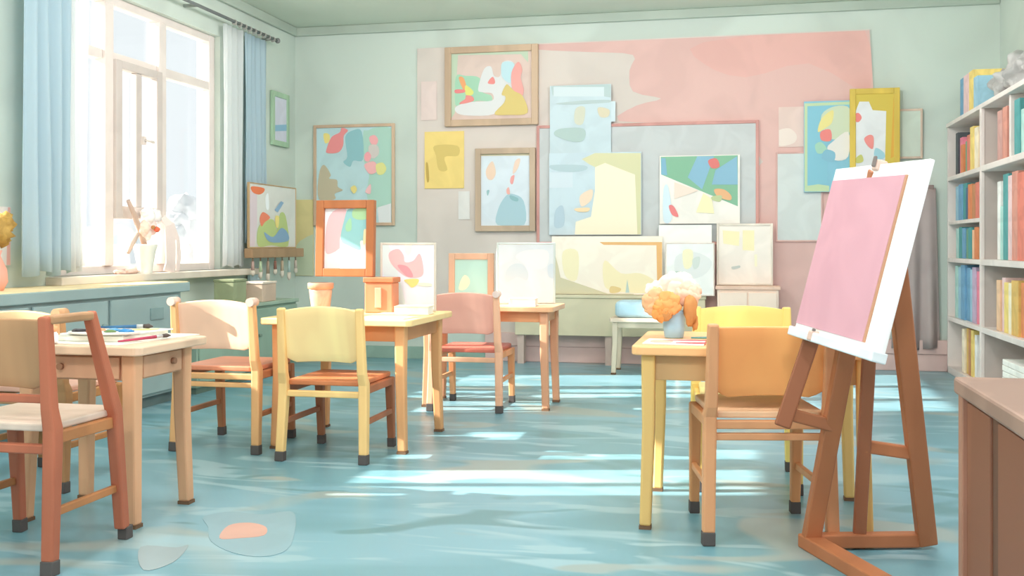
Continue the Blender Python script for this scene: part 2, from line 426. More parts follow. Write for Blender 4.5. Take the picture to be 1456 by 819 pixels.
art('framed_painting', 'tan framed pale blue vase painting below the yellow sheet', 'painting', (677, 211, 762, 329), (220, 230, 238), [
    ((208, 200, 170), [(258, 484), (440, 484), (440, 500), (258, 502)], 1),
    ((176, 206, 216), [(320, 690), (345, 645), (370, 635), (410, 660), (412, 745), (318, 745)]),
    ((240, 212, 190), [(278, 550), (300, 520), (312, 560), (300, 585), (282, 580)]),
    ((240, 214, 196), [(380, 520), (398, 512), (390, 545), (372, 565)]),
    ((240, 170, 165), [(366, 575), (378, 570), (372, 600), (363, 595)]),
    ((240, 180, 170), [(350, 620), (358, 612), (362, 635), (352, 635)]),
    ((150, 190, 196), [(362, 640), (390, 650), (388, 662), (366, 655)]),
    ((160, 196, 200), [(280, 625), (290, 622), (284, 642)]), ], C5, frame=(196, 172, 148), fw=0.055, Y=PY, fdepth=0.045)
art('framed_painting', 'large thin framed painting of coral and teal shapes on the green wall', 'painting', (447, 177, 562, 321), (190, 218, 222), [
    ((178, 214, 200), [(430, 80), (600, 65), (600, 640), (430, 590), (440, 380), (400, 300), (395, 100)]),
    ((150, 196, 202), [(265, 130), (320, 80), (385, 90), (395, 290), (325, 300), (300, 345), (250, 310), (280, 270)]),
    ((240, 222, 140), [(108, 105), (150, 110), (150, 160), (118, 172)]),
    ((238, 150, 150), [(130, 215), (165, 130), (225, 95), (240, 62), (285, 80), (255, 120), (250, 190), (215, 240), (135, 245)]),
    ((196, 186, 160), [(75, 400), (110, 330), (160, 400), (150, 430), (205, 440), (212, 490), (248, 515), (190, 540), (190, 580), (75, 580)]),
    ((244, 178, 180), [(440, 130), (480, 115), (505, 150), (490, 185), (455, 180)]),
    ((214, 206, 200), [(440, 190), (500, 190), (510, 250), (470, 285), (440, 260)]),
    ((246, 172, 178), [(405, 260), (430, 235), (455, 265), (440, 305), (410, 300)]),
    ((242, 184, 184), [(405, 330), (470, 305), (500, 340), (490, 385), (440, 395)]),
    ((226, 224, 150), [(490, 330), (540, 315), (565, 360), (540, 400), (500, 395)]),
    ((246, 198, 198), [(450, 470), (450, 540), (412, 525)]),
    ((230, 215, 140), [(305, 500), (335, 480), (352, 510), (330, 540)]),
    ((225, 228, 228), [(500, 640), (600, 610), (600, 770), (510, 770)], 1)], CB, frame=(204, 176, 150), fw=0.03, Y=YB - 0.005, thick=0.016)
art('paper_note', 'small blank white strip pinned between yellow sheet and blue vase painting', 'paper', (652, 272, 668, 312), (228, 226, 222), Y=PY, thick=0.006)
art('paper_note', 'narrow pale pink strip pinned beside the highest framed painting', 'paper', (599, 116, 621, 171), (232, 212, 206), Y=PY, thick=0.006)
art('whiteboard', 'wide grey whiteboard with thin red rim on the pink panel', 'whiteboard', (763.5, 175, 1079, 348), (202, 205, 205), frame=(205, 150, 142), fw=0.028, Y=PY, thick=0.018, fdepth=0.026, cname='board')
WY = PY - 0.032
art('blue_sheet', 'pale blue sheet with faint marks overlapping the top of the whiteboard', 'poster', (782, 121, 869, 237), (204, 220, 226), [
    ((190, 208, 208), [(82, 40), (378, 35), (378, 100), (345, 95), (340, 60), (90, 90)], 1),
    ((216, 228, 232), [(95, 48), (345, 48), (345, 95), (95, 95)], 1),
    ((190, 206, 206), [(105, 130), (250, 115), (370, 112), (370, 125), (180, 135)]),
    ((214, 214, 196), [(205, 155), (250, 150), (240, 230), (200, 225)]),
    ((222, 212, 186), [(315, 150), (370, 160), (365, 195), (325, 195)]),
    ((184, 204, 200), [(105, 265), (150, 252), (245, 255), (245, 310), (190, 320), (105, 290)])], CU, Y=WY, thick=0.006)
art('paper_tab', 'tiny pale tab sticking out beside the pale blue sheet', 'paper', (869, 144, 875, 173), (212, 226, 232), Y=WY, thick=0.005)
art('poster', 'square pale yellow and blue poster under the pale blue sheet', 'poster', (781, 217, 912, 334), (206, 222, 230), [
    ((222, 218, 178), [(235, 405), (300, 375), (530, 375), (530, 778), (500, 778), (495, 480), (350, 430), (300, 445), (270, 430)], 1),
    ((253, 240, 214), [(350, 424), (498, 482), (510, 778), (200, 778), (205, 715), (280, 690), (300, 560), (300, 445)], 1),  # sunlit part of the yellow, painted in as a paler shape
    ((188, 208, 214), [(80, 435), (240, 435), (260, 455), (200, 468), (100, 460)]),
    ((216, 228, 236), [(72, 470), (190, 470), (190, 545), (72, 548)], 1),
    ((188, 208, 220), [(100, 740), (105, 660), (140, 635), (150, 700), (140, 740)]),
    ((246, 222, 198), [(225, 590), (265, 560), (290, 560), (280, 610), (235, 640)]),
    ((248, 220, 180), [(200, 650), (270, 645), (265, 665), (215, 665)])], CU, Y=WY - .011, thick=0.008)
art('painting', 'unframed painting of green, blue and cream triangles on the whiteboard', 'painting', (938, 221, 1052, 318), (246, 240, 232), [  # pale base below the green diagonal is painted sunlight
    ((142, 190, 160), [(28, 185), (348, 178), (348, 390), (30, 258)], 1),
    ((140, 186, 208), [(30, 190), (48, 190), (55, 262), (30, 258)], 1),
    ((146, 188, 210), [(180, 182), (250, 182), (200, 320), (140, 270)], 1),
    ((146, 188, 210), [(255, 240), (345, 182), (348, 300), (240, 300)], 1),
    ((226, 130, 125), [(225, 200), (260, 192), (272, 225), (240, 232)]),
    ((236, 184, 140), [(250, 320), (290, 320), (320, 345), (315, 365), (265, 350)]),
    ((196, 206, 160), [(240, 350), (280, 345), (275, 370), (245, 365)]),
    ((246, 226, 212), [(85, 290), (185, 325), (85, 360)], 1),
    ((250, 240, 196), [(205, 335), (240, 360), (250, 420), (175, 415)], 1),
    ((220, 236, 244), [(40, 320), (60, 310), (75, 440), (40, 450)]),
    ((240, 140, 140), [(62, 388), (82, 390), (102, 432), (75, 425)])], CR, Y=WY, thick=0.015)
art('sheet', 'blank grey sheet with pink edge hung beside the blue painting', 'poster', (1103, 216, 1170, 344), (214, 219, 217), frame=(222, 180, 172), fw=0.016, Y=PY, thick=0.01, fdepth=0.014)
art('paper_note', 'pale pink paper above the blank grey sheet', 'paper', (1107, 152, 1143, 209), (230, 204, 195), [((238, 222, 212), [(50, 290), (120, 270), (160, 310), (140, 350), (60, 360)])], CE, Y=PY, thick=0.006)
art('painting', 'blue and green painting with coral spot left of the yellow framed one', 'painting', (1143, 144, 1212, 273), (140, 194, 214), [
    ((196, 216, 176), [(200, 140), (445, 130), (445, 160), (230, 165), (225, 560), (330, 575), (330, 605), (200, 605)], 1),
    ((140, 196, 214), [(215, 155), (445, 145), (445, 200), (320, 200), (320, 560), (215, 575)], 1),
    ((206, 216, 190), [(290, 200), (360, 155), (440, 170), (430, 310), (350, 330), (300, 280)]),
    ((234, 222, 150), [(290, 220), (350, 175), (345, 240), (310, 270), (270, 290)]),
    ((236, 140, 135), [(285, 290), (335, 278), (340, 335), (290, 335)]),
    ((230, 226, 220), [(345, 345), (430, 290), (430, 420), (360, 440), (320, 380)]),
    ((170, 212, 190), [(255, 360), (290, 345), (320, 390), (270, 405)]),
    ((140, 190, 210), [(310, 385), (360, 400), (350, 450), (290, 430)])], CE, Y=PY - 0.018, thick=0.025)
art('framed_painting', 'mustard yellow framed painting above the pink easel board', 'painting', (1208, 126, 1279, 248), (226, 228, 230), [
    ((214, 190, 90), [(440, 65), (705, 65), (705, 460), (625, 460), (632, 180), (560, 175), (540, 130), (490, 130), (468, 180), (465, 460), (440, 460)], 1),
    ((220, 170, 80), [(675, 65), (705, 65), (700, 420), (655, 430)], 1),
    ((236, 140, 135), [(462, 200), (485, 190), (502, 215), (485, 238), (465, 230)]),
    ((238, 150, 145), [(515, 325), (545, 305), (565, 320), (560, 380), (530, 360)]),
    ((164, 206, 218), [(575, 375), (620, 400), (620, 430), (570, 430)]),
    ((200, 200, 120), [(470, 430), (500, 410), (510, 445), (475, 455)])], CE, frame=(220, 190, 85), fw=0.05, Y=PY - 0.048, thick=0.02, fdepth=0.03)
art('frame', 'faint thin empty frame half hidden behind the mustard framed painting', 'frame', (1262, 155, 1312, 226), (205, 216, 203), frame=(214, 190, 172), fw=0.02, Y=YB - 0.02, thick=0.008, fdepth=0.012, cname='backing')
art('yellow_sheet', 'tall pale yellow sheet hung in the corner beside the brown framed canvas', 'poster', (421, 284, 446, 392), (222, 208, 152), [((198, 208, 180), [(420, 350), (456, 335), (456, 392), (420, 392)])], Y=YB - 0.004, thick=0.01)
# left wall
art('framed_print', 'small green framed print with a blue stripe beside the curtain', 'print', (384, 132, 408, 208), (214, 216, 230), [((150, 190, 214), [(384, 177), (408, 178), (408, 187), (384, 186)], 1)], frame=(170, 200, 170), fw=0.05, plane='left', thick=0.018)
pa = art('painting', 'painting of orange, green and blue shapes on a brown ledge by the corner', 'painting', (351, 263, 418, 353), (222, 222, 216), [
    ((222, 206, 212), [(90, 90), (140, 95), (140, 300), (125, 430), (95, 430)], 1),
    ((236, 130, 90), [(105, 65), (180, 75), (180, 100), (150, 115), (112, 100)]),
    ((244, 248, 250), [(190, 130), (208, 110), (212, 200), (195, 200)]),
    ((190, 206, 140), [(145, 320), (190, 275), (240, 270), (260, 330), (280, 230), (315, 250), (330, 430), (230, 425), (145, 430)]),
    ((240, 140, 110), [(155, 260), (175, 222), (218, 255), (185, 285), (165, 310)]),
    ((146, 178, 206), [(245, 210), (285, 155), (302, 165), (265, 225)], 1),
    ((240, 222, 140), [(250, 250), (272, 250), (268, 315), (252, 310)]),
    ((140, 172, 200), [(180, 345), (235, 375), (285, 320), (325, 350), (325, 400), (215, 405)])], CL, frame=(190, 160, 120), fw=0.012, plane='left', thick=0.02, fdepth=0.025, off=.125)
MB().box(-0.55, 0.55, -0.08, 0.0, -0.085, 0.0).build('ledge', W((170, 138, 105)), pa, bevel=0.008)
for bx in (-0.12, 0.45): MB().box(bx - .02, bx + .02, -0.005, 0.12, -0.08, -0.02).build('bracket', W((170, 138, 105)), pa, bevel=0.004)
for i in range(7):
    MB().tube([(-0.48 + i * .15, -0.05, -0.085), (-0.48 + i * .15, -0.05, -0.115)], 0.006).build('hook', M((150, 130, 110)), pa)
for i, cc in enumerate([(190, 160, 150), (186, 206, 170), (170, 150, 130), (150, 105, 90), (196, 176, 150), (176, 196, 190), (205, 190, 175)]):
    yy = pa.location.y - .48 + i * .15
    t = thing('paintbrush', 'thin paintbrush hanging under the brown painting ledge', 'paintbrush', (XL + 0.175, yy, pa.location.z - 0.115), 0, 'brushes hanging under the ledge')
    L_ = 0.13 + 0.03 * (i % 3)
    MB().tube([(0, 0, 0), (0, 0, -L_ * .6)], [0.012, 0.016]).build('handle', W(cc), t)
    MB().tube([(0, 0, -L_ * .6), (0, 0, -L_ * .85), (0, 0, -L_)], [0.016, 0.02, 0.006]).build('bristles', M((215, 205, 190)), t)
art('wall_painting', 'picture edge with orange circle and pink border above the counter end', 'painting', (-38, 293, 11, 378), (232, 226, 222), [
    ((232, 180, 170), [(7, 293), (11, 293), (11, 378), (5, 378)], 1), ((246, 200, 110), [(-20, 300), (2, 312), (4, 330), (-4, 342), (-24, 335)])], plane='left', thick=0.02)

# boards leaning along the back wall
LOWY = 9.5
def low_panel():
    u0, u1 = bk(735, 440, 9.56)[0], bk(1003, 440, 9.56)[0]
    t = thing('storage_bench', 'low khaki storage bench along the back wall under the cream canvas', 'bench', ((u0 + u1) / 2, 9.47, 0))
    w = (u1 - u0) / 2; k = M((218, 209, 180), 0.04, 2)
    MB().box(-w, w, 0, 0.14, 0.27, 0.62).build('body', k, t, bevel=0.005)
    MB().box(-w - .01, w + .01, -0.012, 0.145, 0.62, 0.65).build('top', k, t, bevel=0.004)
    for s in (-w + .05, 0, w - .05): MB().box(s - .03, s + .03, 0.02, 0.12, 0, 0.27).build('leg', M((214, 190, 180)), t)
low_panel()
art('canvas', 'big cream canvas with orange edge leaning on the low khaki bench', 'canvas', (785, 336, 942, 425), (255, 242, 226), [
    ((240, 190, 130), [(500, 145), (795, 145), (795, 400), (770, 400), (765, 160), (520, 158)], 1),
    ((250, 238, 200), [(330, 190), (400, 190), (395, 320), (340, 300)]),
    ((250, 236, 196), [(525, 230), (600, 290), (690, 290), (760, 330), (740, 380), (560, 370), (520, 330)]),
    ((232, 206, 150), [(555, 350), (600, 360), (590, 378), (550, 380)]),
    ((196, 214, 208), [(622, 380), (630, 318), (640, 380)], 1),
    ((230, 150, 140), [(665, 390), (755, 388), (755, 410), (660, 410)], 1),
    ((218, 209, 178), [(285, 170), (310, 260), (320, 310), (380, 330), (540, 385), (660, 385), (660, 420), (275, 420)], 1)], C7, Y=9.55, thick=0.03, lean=0.03, bottom=0.652)  # last khaki shape paints in the shade on the lower canvas
art('sketch', 'white sketch sheet with grey marks leaning right of the cream canvas', 'sketch', (946, 345, 1016, 432), (244, 245, 242), [
    ((232, 234, 232), [(90, 600), (170, 580), (240, 620), (200, 680), (100, 690)]),
    ((248, 240, 205), [(120, 575), (160, 575), (155, 640), (125, 645)]),
    ((214, 222, 216), [(160, 610), (190, 600), (185, 640), (165, 650)]),
    ((200, 214, 204), [(88, 660), (115, 665), (108, 685), (90, 680)])], CR, Y=9.45, thick=0.012, lean=0.05, frame=(238, 226, 216), fw=0.012, fdepth=0.016, bottom=0.652)
art('backing_board', 'tall blank white board behind the white sketch sheet', 'board', (937, 320, 1012, 440), (250, 249, 245), Y=9.6, thick=0.02, bottom=0.652)
def shelf_box():
    u0, u1 = bk(1020, 430, 9.45)[0], bk(1107, 430, 9.45)[0]; w = (u1 - u0) / 2
    t = thing('low_cabinet', 'low pale peach cabinet under the cream board with yellow squares', 'cabinet', ((u0 + u1) / 2, 9.38, 0))
    k = M((245, 222, 205), 0.03, 3)
    MB().box(-w, w, 0, .26, 0.06, .715).build('body', k, t, bevel=.006)
    MB().box(-w - .015, w + .015, -.02, .26, .715, .745).build('top', M((232, 196, 176)), t, bevel=.005)
    for s in (-1, 1):
        d = MB().box(min(0, s * (w - .02)) + (.006 if s > 0 else 0), max(0, s * (w - .02)) - (0 if s > 0 else .006), -.016, 0, .1, .69).build('door', k, t, bevel=.004)
        MB().tube([(s * .05, -.016, .4), (s * .05, -.04, .4)], .012).build('knob', M((220, 180, 150)), d)
    MB().box(-w + .02, w - .02, .02, .24, 0, .06).build('plinth', M((220, 190, 175)), t)
shelf_box()
art('board', 'cream board with two yellow squares standing on the peach cabinet', 'board', (1019, 318, 1099, 408), (248, 238, 228), [
    ((252, 240, 196), [(285, 490), (355, 495), (353, 555), (288, 545)], 1),
    ((252, 240, 196), [(368, 490), (416, 490), (416, 575), (368, 572)], 1),
    ((250, 243, 214), [(416, 590), (428, 590), (428, 640), (418, 640)], 1),
    ((200, 206, 200), [(322, 642), (340, 638), (356, 636), (356, 645), (328, 652)])], CR, frame=(238, 226, 212), fw=0.02, Y=9.58, thick=0.025, lean=0.03, bottom=0.747, fdepth=0.035)

# cloth hanging on the wall behind the easel
def drape():
    u0, u1 = bk(1268, 400, 9.6)[0], bk(1338, 400, 9.6)[0]; zt, zb = bk(1300, 268, 9.6)[1], bk(1300, 496, 9.6)[1]
    t = thing('hanging_cloth', 'mauve grey cloth hanging on the back wall behind the pink board', 'cloth', ((u0 + u1) / 2, YB - .03, zb))
    bm = bmesh.new(); n = 40; rows = 12; w = u1 - u0; g = []
    for j in range(rows + 1):
        v = j / rows; row = []
        for i in range(n + 1):
            u = i / n; half = w * (0.40 + 0.10 * v)
            row.append(bm.verts.new(((u - .5) * 2 * half, -0.035 - .025 * (0.4 + v) * math.sin(u * 17 + .6 * v) * (.4 + .6 * v), (zt - zb) * (1 - v) + .012 * math.sin(u * 9) * v)))
        g.append(row)
    for a, c in zip(g, g[1:]):
        for i in range(n):
            f = bm.faces.new([a[i], a[i + 1], c[i + 1], c[i]]); f.smooth = True
    me = bpy.data.meshes.new('cloth'); bm.to_mesh(me); bm.free(); me.materials.append(M((176, 160, 157), 0.04, 2))
    o = bpy.data.objects.new('cloth', me); COL.objects.link(o); o.parent = t; o.modifiers.new('s', 'SOLIDIFY').thickness = .006
    MB().box(-w * .36, w * .36, -.045, .03, zt - zb - .01, zt - zb + .03).build('rail', W((150, 130, 125)), t, bevel=.004)
drape()

# ------------------------------------------------------------------ left counter and what stands by it
def counter():
    GR = M((150, 172, 172), 0.05, 2); GD = M((134, 158, 158), 0.05, 2)
    xf = -3.87; y0, y1 = 3.6, 6.80
    t = thing('counter', 'long grey blue cupboard counter under the window', 'cabinet', (XL, 5.2, 0))
    def P(o): o.location = (-XL, -5.2, 0); return o
    P(MB().box(XL + .005, xf - .03, y0, y1 - .08, .08, .775).build('body', GR, t))
    P(MB().box(XL + .005, xf - .08, y0, y1 - .12, 0, .08).build('plinth', M((110, 130, 130)), t))
    P(MB().box(XL + .005, xf, y0, y1, .775, .84).build('front_edge', GR, t, bevel=.006))
    P(MB().box(XL + .005, xf - .01, y0 + .005, y1 - .01, .84, .846).build('worktop', M((244, 224, 180), .06, 3), t))
    ys = [3.62, 4.42, 5.10, 5.84, 6.68]
    for a, c in zip(ys, ys[1:]):
        d = P(MB().box(xf - .03, xf - .012, a + .018, c - .018, .1, .755).build('door', GR, t, bevel=.005))
        if c > 6: MB().box(xf - .012, xf - .004, 6.3, 6.46, .60, .68).build('label_plate', GD, d, bevel=.002)
        else: MB().tube([(xf - .012, c - .07, .6), (xf + .012, c - .07, .6)], .012).build('knob', GD, d)
counter()
def low_green():
    t = thing('low_cabinet', 'low sage green cabinet along the wall past the counter', 'cabinet', (-4.1, 7.75, 0))
    G = M((146, 172, 156), 0.05, 2)
    MB().box(-.24, .2, -.80, .95, .05, .60).build('body', G, t, bevel=.006)
    MB().box(-.24, .22, -.82, .97, .60, .63).build('top', M((160, 182, 164)), t, bevel=.005)
    for k in range(2):
        d = MB().box(.2, .216, -.78 + k * .87, .07 + k * .87, .08, .58).build('door', G, t, bevel=.004)
        MB().tube([(.216, -.02 + k * .2, .36), (.24, -.02 + k * .2, .36)], .012).build('knob', M((120, 140, 126)), d)
    MB().box(-.22, .17, -.76, .9, 0, .05).build('plinth', M((112, 134, 122)), t)
low_green()
Yg = 8.1
def tin(name, label, cat, y, x, w, h, col, lid=None, lip=None):
    t = thing(name, label, cat, (x, y, 0.631))
    MB().box(-w * .4, w * .4, -w / 2, w / 2, 0, h).build('body', M(col), t, bevel=.006)
    if lid: MB().box(-w * .42, w * .42, -w * .52, w * .52, h, h + .02).build('lid', M(lid), t, bevel=.004)
    return t
tin('storage_box', 'olive green box on the low sage cabinet', 'box', 7.75, -4.05, .22, .18, (150, 160, 128), (140, 150, 118))
tin('storage_box', 'pinkish tan box with pale lid beside the olive box', 'box', 8.15, -4.0, .26, .15, (205, 182, 162), (226, 212, 196))
def rag():
    t = thing('cloth_rag', 'pale blue rag hanging on the wall under the brush ledge', 'cloth', (XL + .01, 8.72, .70))
    mb = MB()
    q = [(-.10, .0), (-.06, -.02), (.0, .01), (.06, -.02), (.11, .02), (.13, .17), (.10, .2), (-.09, .2), (-.12, .17)]
    mb.slab(smooth(q, 3), 0, .03, lambda p: (p[2] + .012 * math.sin(p[0] * 40), p[0], p[1]))
    mb.build('cloth', M((206, 222, 232)), t, bevel=.004)
    MB().tube([(0, 0, .2), (.03, 0, .2)], .008).build('peg', M((150, 150, 140)), t)
rag()

# pot of flowers on the sill
def flower_pot():
    y = 6.92; t = thing('flower_pot', 'white pot of pale pink flowers on the window sill', 'plant', (XL + .045, y, .90))
    MB().lathe([(.048, 0), (.05, .004), (.075, .16), (.088, .2), (.088, .215), (.078, .215), (.074, .19)]).build('pot', M((232, 236, 228)), t)
    MB().lathe([(.0745, .185), (.074, .2), (.02, .212)]).build('soil', M((160, 130, 100)), t)
    MB().tube([(0, 0, .2), (-.0, -.08, .33), (0, -.15, .44), (.0, -.22, .53)], [.02, .022, .018, .014], 8).build('branch', W((206, 180, 165)), t)
    MB().tube([(0, -.10, .29), (0, -.17, .22), (0, -.22, .15)], [.018, .02, .012], 8).build('branch', W((212, 190, 175)), t)
    for (dy, dz, r, c) in ((-.04, .33, .062, (250, 222, 205)), (.02, .42, .07, (248, 246, 244)), (.06, .34, .06, (248, 218, 210)), (.0, .29, .05, (250, 236, 226)), (.12, .42, .06, (244, 240, 238)), (-.02, .44, .045, (250, 240, 234))):
        mb = MB(); mb.blob((.01, dy, dz), r * .8, .12, 3, 2)
        for k in range(7):
            a = k * 2 * PI / 7; mb.blob((.02, dy + r * .6 * math.cos(a), dz + r * .6 * math.sin(a)), r * .45, .1, 2, 2, (.6, 1, 1))
        mb.build('flower', M(c), t)
    MB().blob((.07, .045, .325), .022, .1, 2, 2).build('flower_centre', M((238, 120, 90)), t)
    MB().blob((.066, -.0, .34), .016, .1, 2, 2).build('flower_centre', M((190, 140, 90)), t)
flower_pot()
def ribbon():
    mb = MB()
    def f(p): return p
    pts = [(XL + .06, 7.13, 1.32), (XL + .10, 7.16, 1.26), (XL + .105, 7.17, 1.1), (XL + .10, 7.18, .98), (XL + .09, 7.17, .905)]
    mb.path(pts, [.10, .14, .14, .13, .15], .012, side=(0, 1, 0))
    mb.path([(XL + .09, 7.22, 1.27), (XL + .1, 7.28, 1.15), (XL + .095, 7.31, 1.02), (XL + .085, 7.30, .905)], [.05, .05, .06, .05], .01, side=(0, 1, 0))
    o = mb.build('pink_scarf', M((240, 222, 216), .04, 3), bevel=.003)
    tag(o, 'pale pink scarf hanging down beside the white flower pot', 'scarf')
ribbon()
mb = MB(); mb.blob((0, 0, .018), .09, .25, 2.5, 3, (.45, 1.1, .24)); mb.blob((.0, -.12, .014), .06, .25, 3, 3, (.5, 1.1, .28))
tag(mb.build('crumpled_cloth', M((236, 206, 192)), loc=(XL + .05, 6.71, .90)), 'crumpled pinkish cloth at the foot of the white flower pot', 'cloth')

def dried_vase():
    x = XL + .22; y = lf(-9, 380, x)[0]
    t = thing('flower_vase', 'coral vase with ochre dried flower head at counter end', 'vase', (x, y, .846))
    MB().lathe([(.05, 0), (.075, .05), (.07, .12), (.035, .2), (.045, .23)]).build('vase', M((232, 168, 150)), t)
    mb = MB()
    for a, bq, c, r in ((0, 0, .34, .085), (.02, .05, .38, .06), (-.02, -.05, .40, .06), (0, .06, .30, .05)): mb.blob((a, bq, c), r, .3, 5, 3)
    mb.build('flower', M((186, 150, 80), .1, 20), t)
    MB().tube([(0, 0, .1), (0, 0, .32)], .01).build('stem', M((150, 130, 80)), t)
dried_vase()

# ------------------------------------------------------------------ chairs
def chair(label, A, Bp, fr, back, seat, leg=None, sz=.42, rz_=.36, lo=.52, hi=.80, lean=.05, depth=.44, cap=None, t=.048,
          stretch=None, arm=False, tail=None, apron=True, top_bulge=.02):
    """A, Bp: floor points of the left and right rear legs seen from behind; the chair faces away from them"""
    A, Bp = Vector((A[0], A[1], 0)), Vector((Bp[0], Bp[1], 0)); mid = (A + Bp) / 2; d = Bp - A; w = d.length
    ang = math.atan2(d.y, d.x)
    r = thing('school_chair', label, 'chair', mid, ang, 'classroom chairs')
    fm_ = W(fr); lm = W(leg or fr); h = w / 2; dark = M((92, 86, 84), 0.03, 3)
    for s in (-1, 1):
        mb = MB()
        mb.path([(s * (h + .008), -.025, .045), (s * h, 0.0, sz - .06), (s * h, 0, sz), (s * h * .985, -lean * .4, (lo + sz) / 2), (s * h * .97, -lean, hi)], [t * .95, t, t, t * .95, t * .85], [t * .9, t * 1.1, t * 1.1, t * .9, t * .75])
        l = mb.build('leg', fm_, r, bevel=.008)
        MB().path([(s * (h + .009), -.027, 0), (s * (h + .008), -.025, .05)], t * .99, t * .95).build('foot_cap', dark, l, bevel=.004)
        if cap:
            mb = MB(); mb.tube([(s * h * .99, -lean - .035, hi - .0), (s * h * .99, -lean + .035, hi - .0)], .023, 14)
            mb.build('end_cap', M(cap), l)
    for s in (-1, 1):
        x = s * (h - .012); top = sz - .015
        mb = MB()
        if arm and s > 0:
            mb.path([(x + .012, depth + .0, .045), (x + .012, depth - .05, sz), (x + .012, depth - .20, hi)], [t * .9, t, t * .8], [t * .9, t, t * .8])
        else:
            mb.path([(x, depth + .02, .045), (x, depth - .01, top)], [t * .8, t], [t * .8, t])
        l = mb.build('leg', fm_ if arm else lm, r, bevel=.008)
        MB().path([(x + (.012 if arm and s > 0 else 0), depth + .022, 0), (x + (.012 if arm and s > 0 else 0), depth + .02, .05)], t * .86, t * .86).build('foot_cap', dark, l, bevel=.004)
    if arm:
        MB().bar((h, -lean, hi - .012), (h, depth - .20, hi - .012), .045, .03).build('armrest', W(back), r, bevel=.008)
    # seat: rounded, slightly dished
    mb = MB(); poly = rrect(-h - .012 + t * .5, h + .012 - t * .5, .0, depth + .03, .035)
    mb.slab(poly, sz - .012, sz + .014); mb.build('seat', W(seat, .4), r, bevel=.006)
    mb = MB()
    mb.bar((-h + .02, 0, rz_), (h - .02, 0, rz_), .03, .032, side=(0, 1, 0)); mb.build('seat_rail', fm_, r, bevel=.005)
    MB().bar((-h + .02, depth - .02, sz - .035), (h - .02, depth - .02, sz - .035), .03, .04, side=(0, 1, 0)).build('seat_rail', lm, r, bevel=.005)
    for s in (-1, 1):
        MB().bar((s * (h - .006), .02, sz - .035), (s * (h - .006), depth - .02, sz - .035), .028, .042).build('side_rail', lm, r, bevel=.005)
        MB().bar((s * (h - .004), .0, .2), (s * (h - .008), depth, .2), .022, .028).build('stretcher', lm, r, bevel=.004)
    if stretch:
        MB().bar((-h + .02, 0, stretch), (h - .02, 0, stretch), .026, .026, side=(0, 1, 0)).build('stretcher', fm_, r, bevel=.004)
    # backrest panel bowed between the posts
    bm = bmesh.new(); n = 16; mrow = 6; g = []
    for j in range(mrow + 1):
        v = j / mrow; row = []
        for i in range(n + 1):
            u = i / n * 2 - 1; cr = (1 - u * u)
            zt = hi - .012 + top_bulge * cr; zl = lo - .008 * (1 - cr) + (.03 * max(0, abs(u) - .8) / .2 if True else 0)
            zz = zl + (zt - zl) * v
            row.append(bm.verts.new((u * (h - t * .42), .004 + .03 * cr - lean * (zz - sz) / (hi - sz), zz)))
        g.append(row)
    for a, c in zip(g, g[1:]):
        for i in range(n):
            f = bm.faces.new([a[i], a[i + 1], c[i + 1], c[i]]); f.smooth = True
    me = bpy.data.meshes.new('backrest'); bm.to_mesh(me); bm.free(); me.materials.append(W(back, .45))
    o = bpy.data.objects.new('backrest', me); COL.objects.link(o); o.parent = r
    s = o.modifiers.new('s', 'SOLIDIFY'); s.thickness = .018; s.offset = 0
    bv = o.modifiers.new('b', 'BEVEL'); bv.width = .005; bv.segments = 2
    if tail:
        MB().bar((-h + .02, -lean * .15, tail), (h - .02, -lean * .15, tail), .028, .028, side=(0, 1, 0)).build('back_rail', fm_, r, bevel=.005)
    return r
chair('terracotta framed chair with tan backrest nearest the viewer at lower left', (-2.72, 3.07), (-2.255, 3.07), (184, 106, 78), (182, 138, 100), (216, 194, 178),
      leg=(186, 124, 78), sz=.485, rz_=.415, lo=.62, hi=.865, arm=True, tail=.585, depth=.40, lean=.03, top_bulge=0.0)
chair('tan backed chair behind the terracotta one, left of the small desk', (-3.40, 4.10), (-2.95, 4.10), (186, 140, 96), (212, 178, 134), (222, 172, 152),
      leg=(180, 126, 78), sz=.45, rz_=.40, lo=.52, hi=.80, cap=(206, 160, 120), depth=.42, stretch=.33, lean=.03)
chair('peach backed chair between the small desk and the yellow chair', (-2.955, 5.07), (-2.495, 5.07), (228, 176, 122), (246, 204, 176), (214, 140, 108),
      leg=(196, 130, 90), sz=.445, rz_=.405, lo=.55, hi=.805, cap=(216, 188, 172), stretch=.36)
chair('yellow chair with pale yellow backrest tucked under the middle table', (-2.285, 4.95), (-1.85, 4.95), (250, 206, 138), (255, 222, 160), (206, 128, 84),
      leg=(172, 110, 78), sz=.40, rz_=.345, lo=.51, hi=.785)
chair('pink chair in front of the farther table by the back wall', (-2.0, 6.65), (-1.545, 6.65), (246, 190, 156), (252, 186, 168), (212, 120, 102),
      leg=(236, 170, 120), sz=.405, rz_=.345, lo=.52, hi=.785, cap=(236, 214, 204))
chair('orange backed chair pushed under the right table beside the easel', (-.105, 3.90), (.325, 3.985), (226, 164, 118), (255, 176, 108), (244, 200, 160),
      leg=(226, 160, 108), sz=.475, rz_=.44, lo=.545, hi=.815, stretch=.395, depth=.42, lean=.045, top_bulge=.0)
chair('yellow chair on the far side of the right table facing us', (.24, 5.20), (-.205, 5.17), (248, 214, 124), (250, 218, 126), (250, 224, 150),
      leg=(246, 206, 120), sz=.42, rz_=.38, lo=.60, hi=.80)

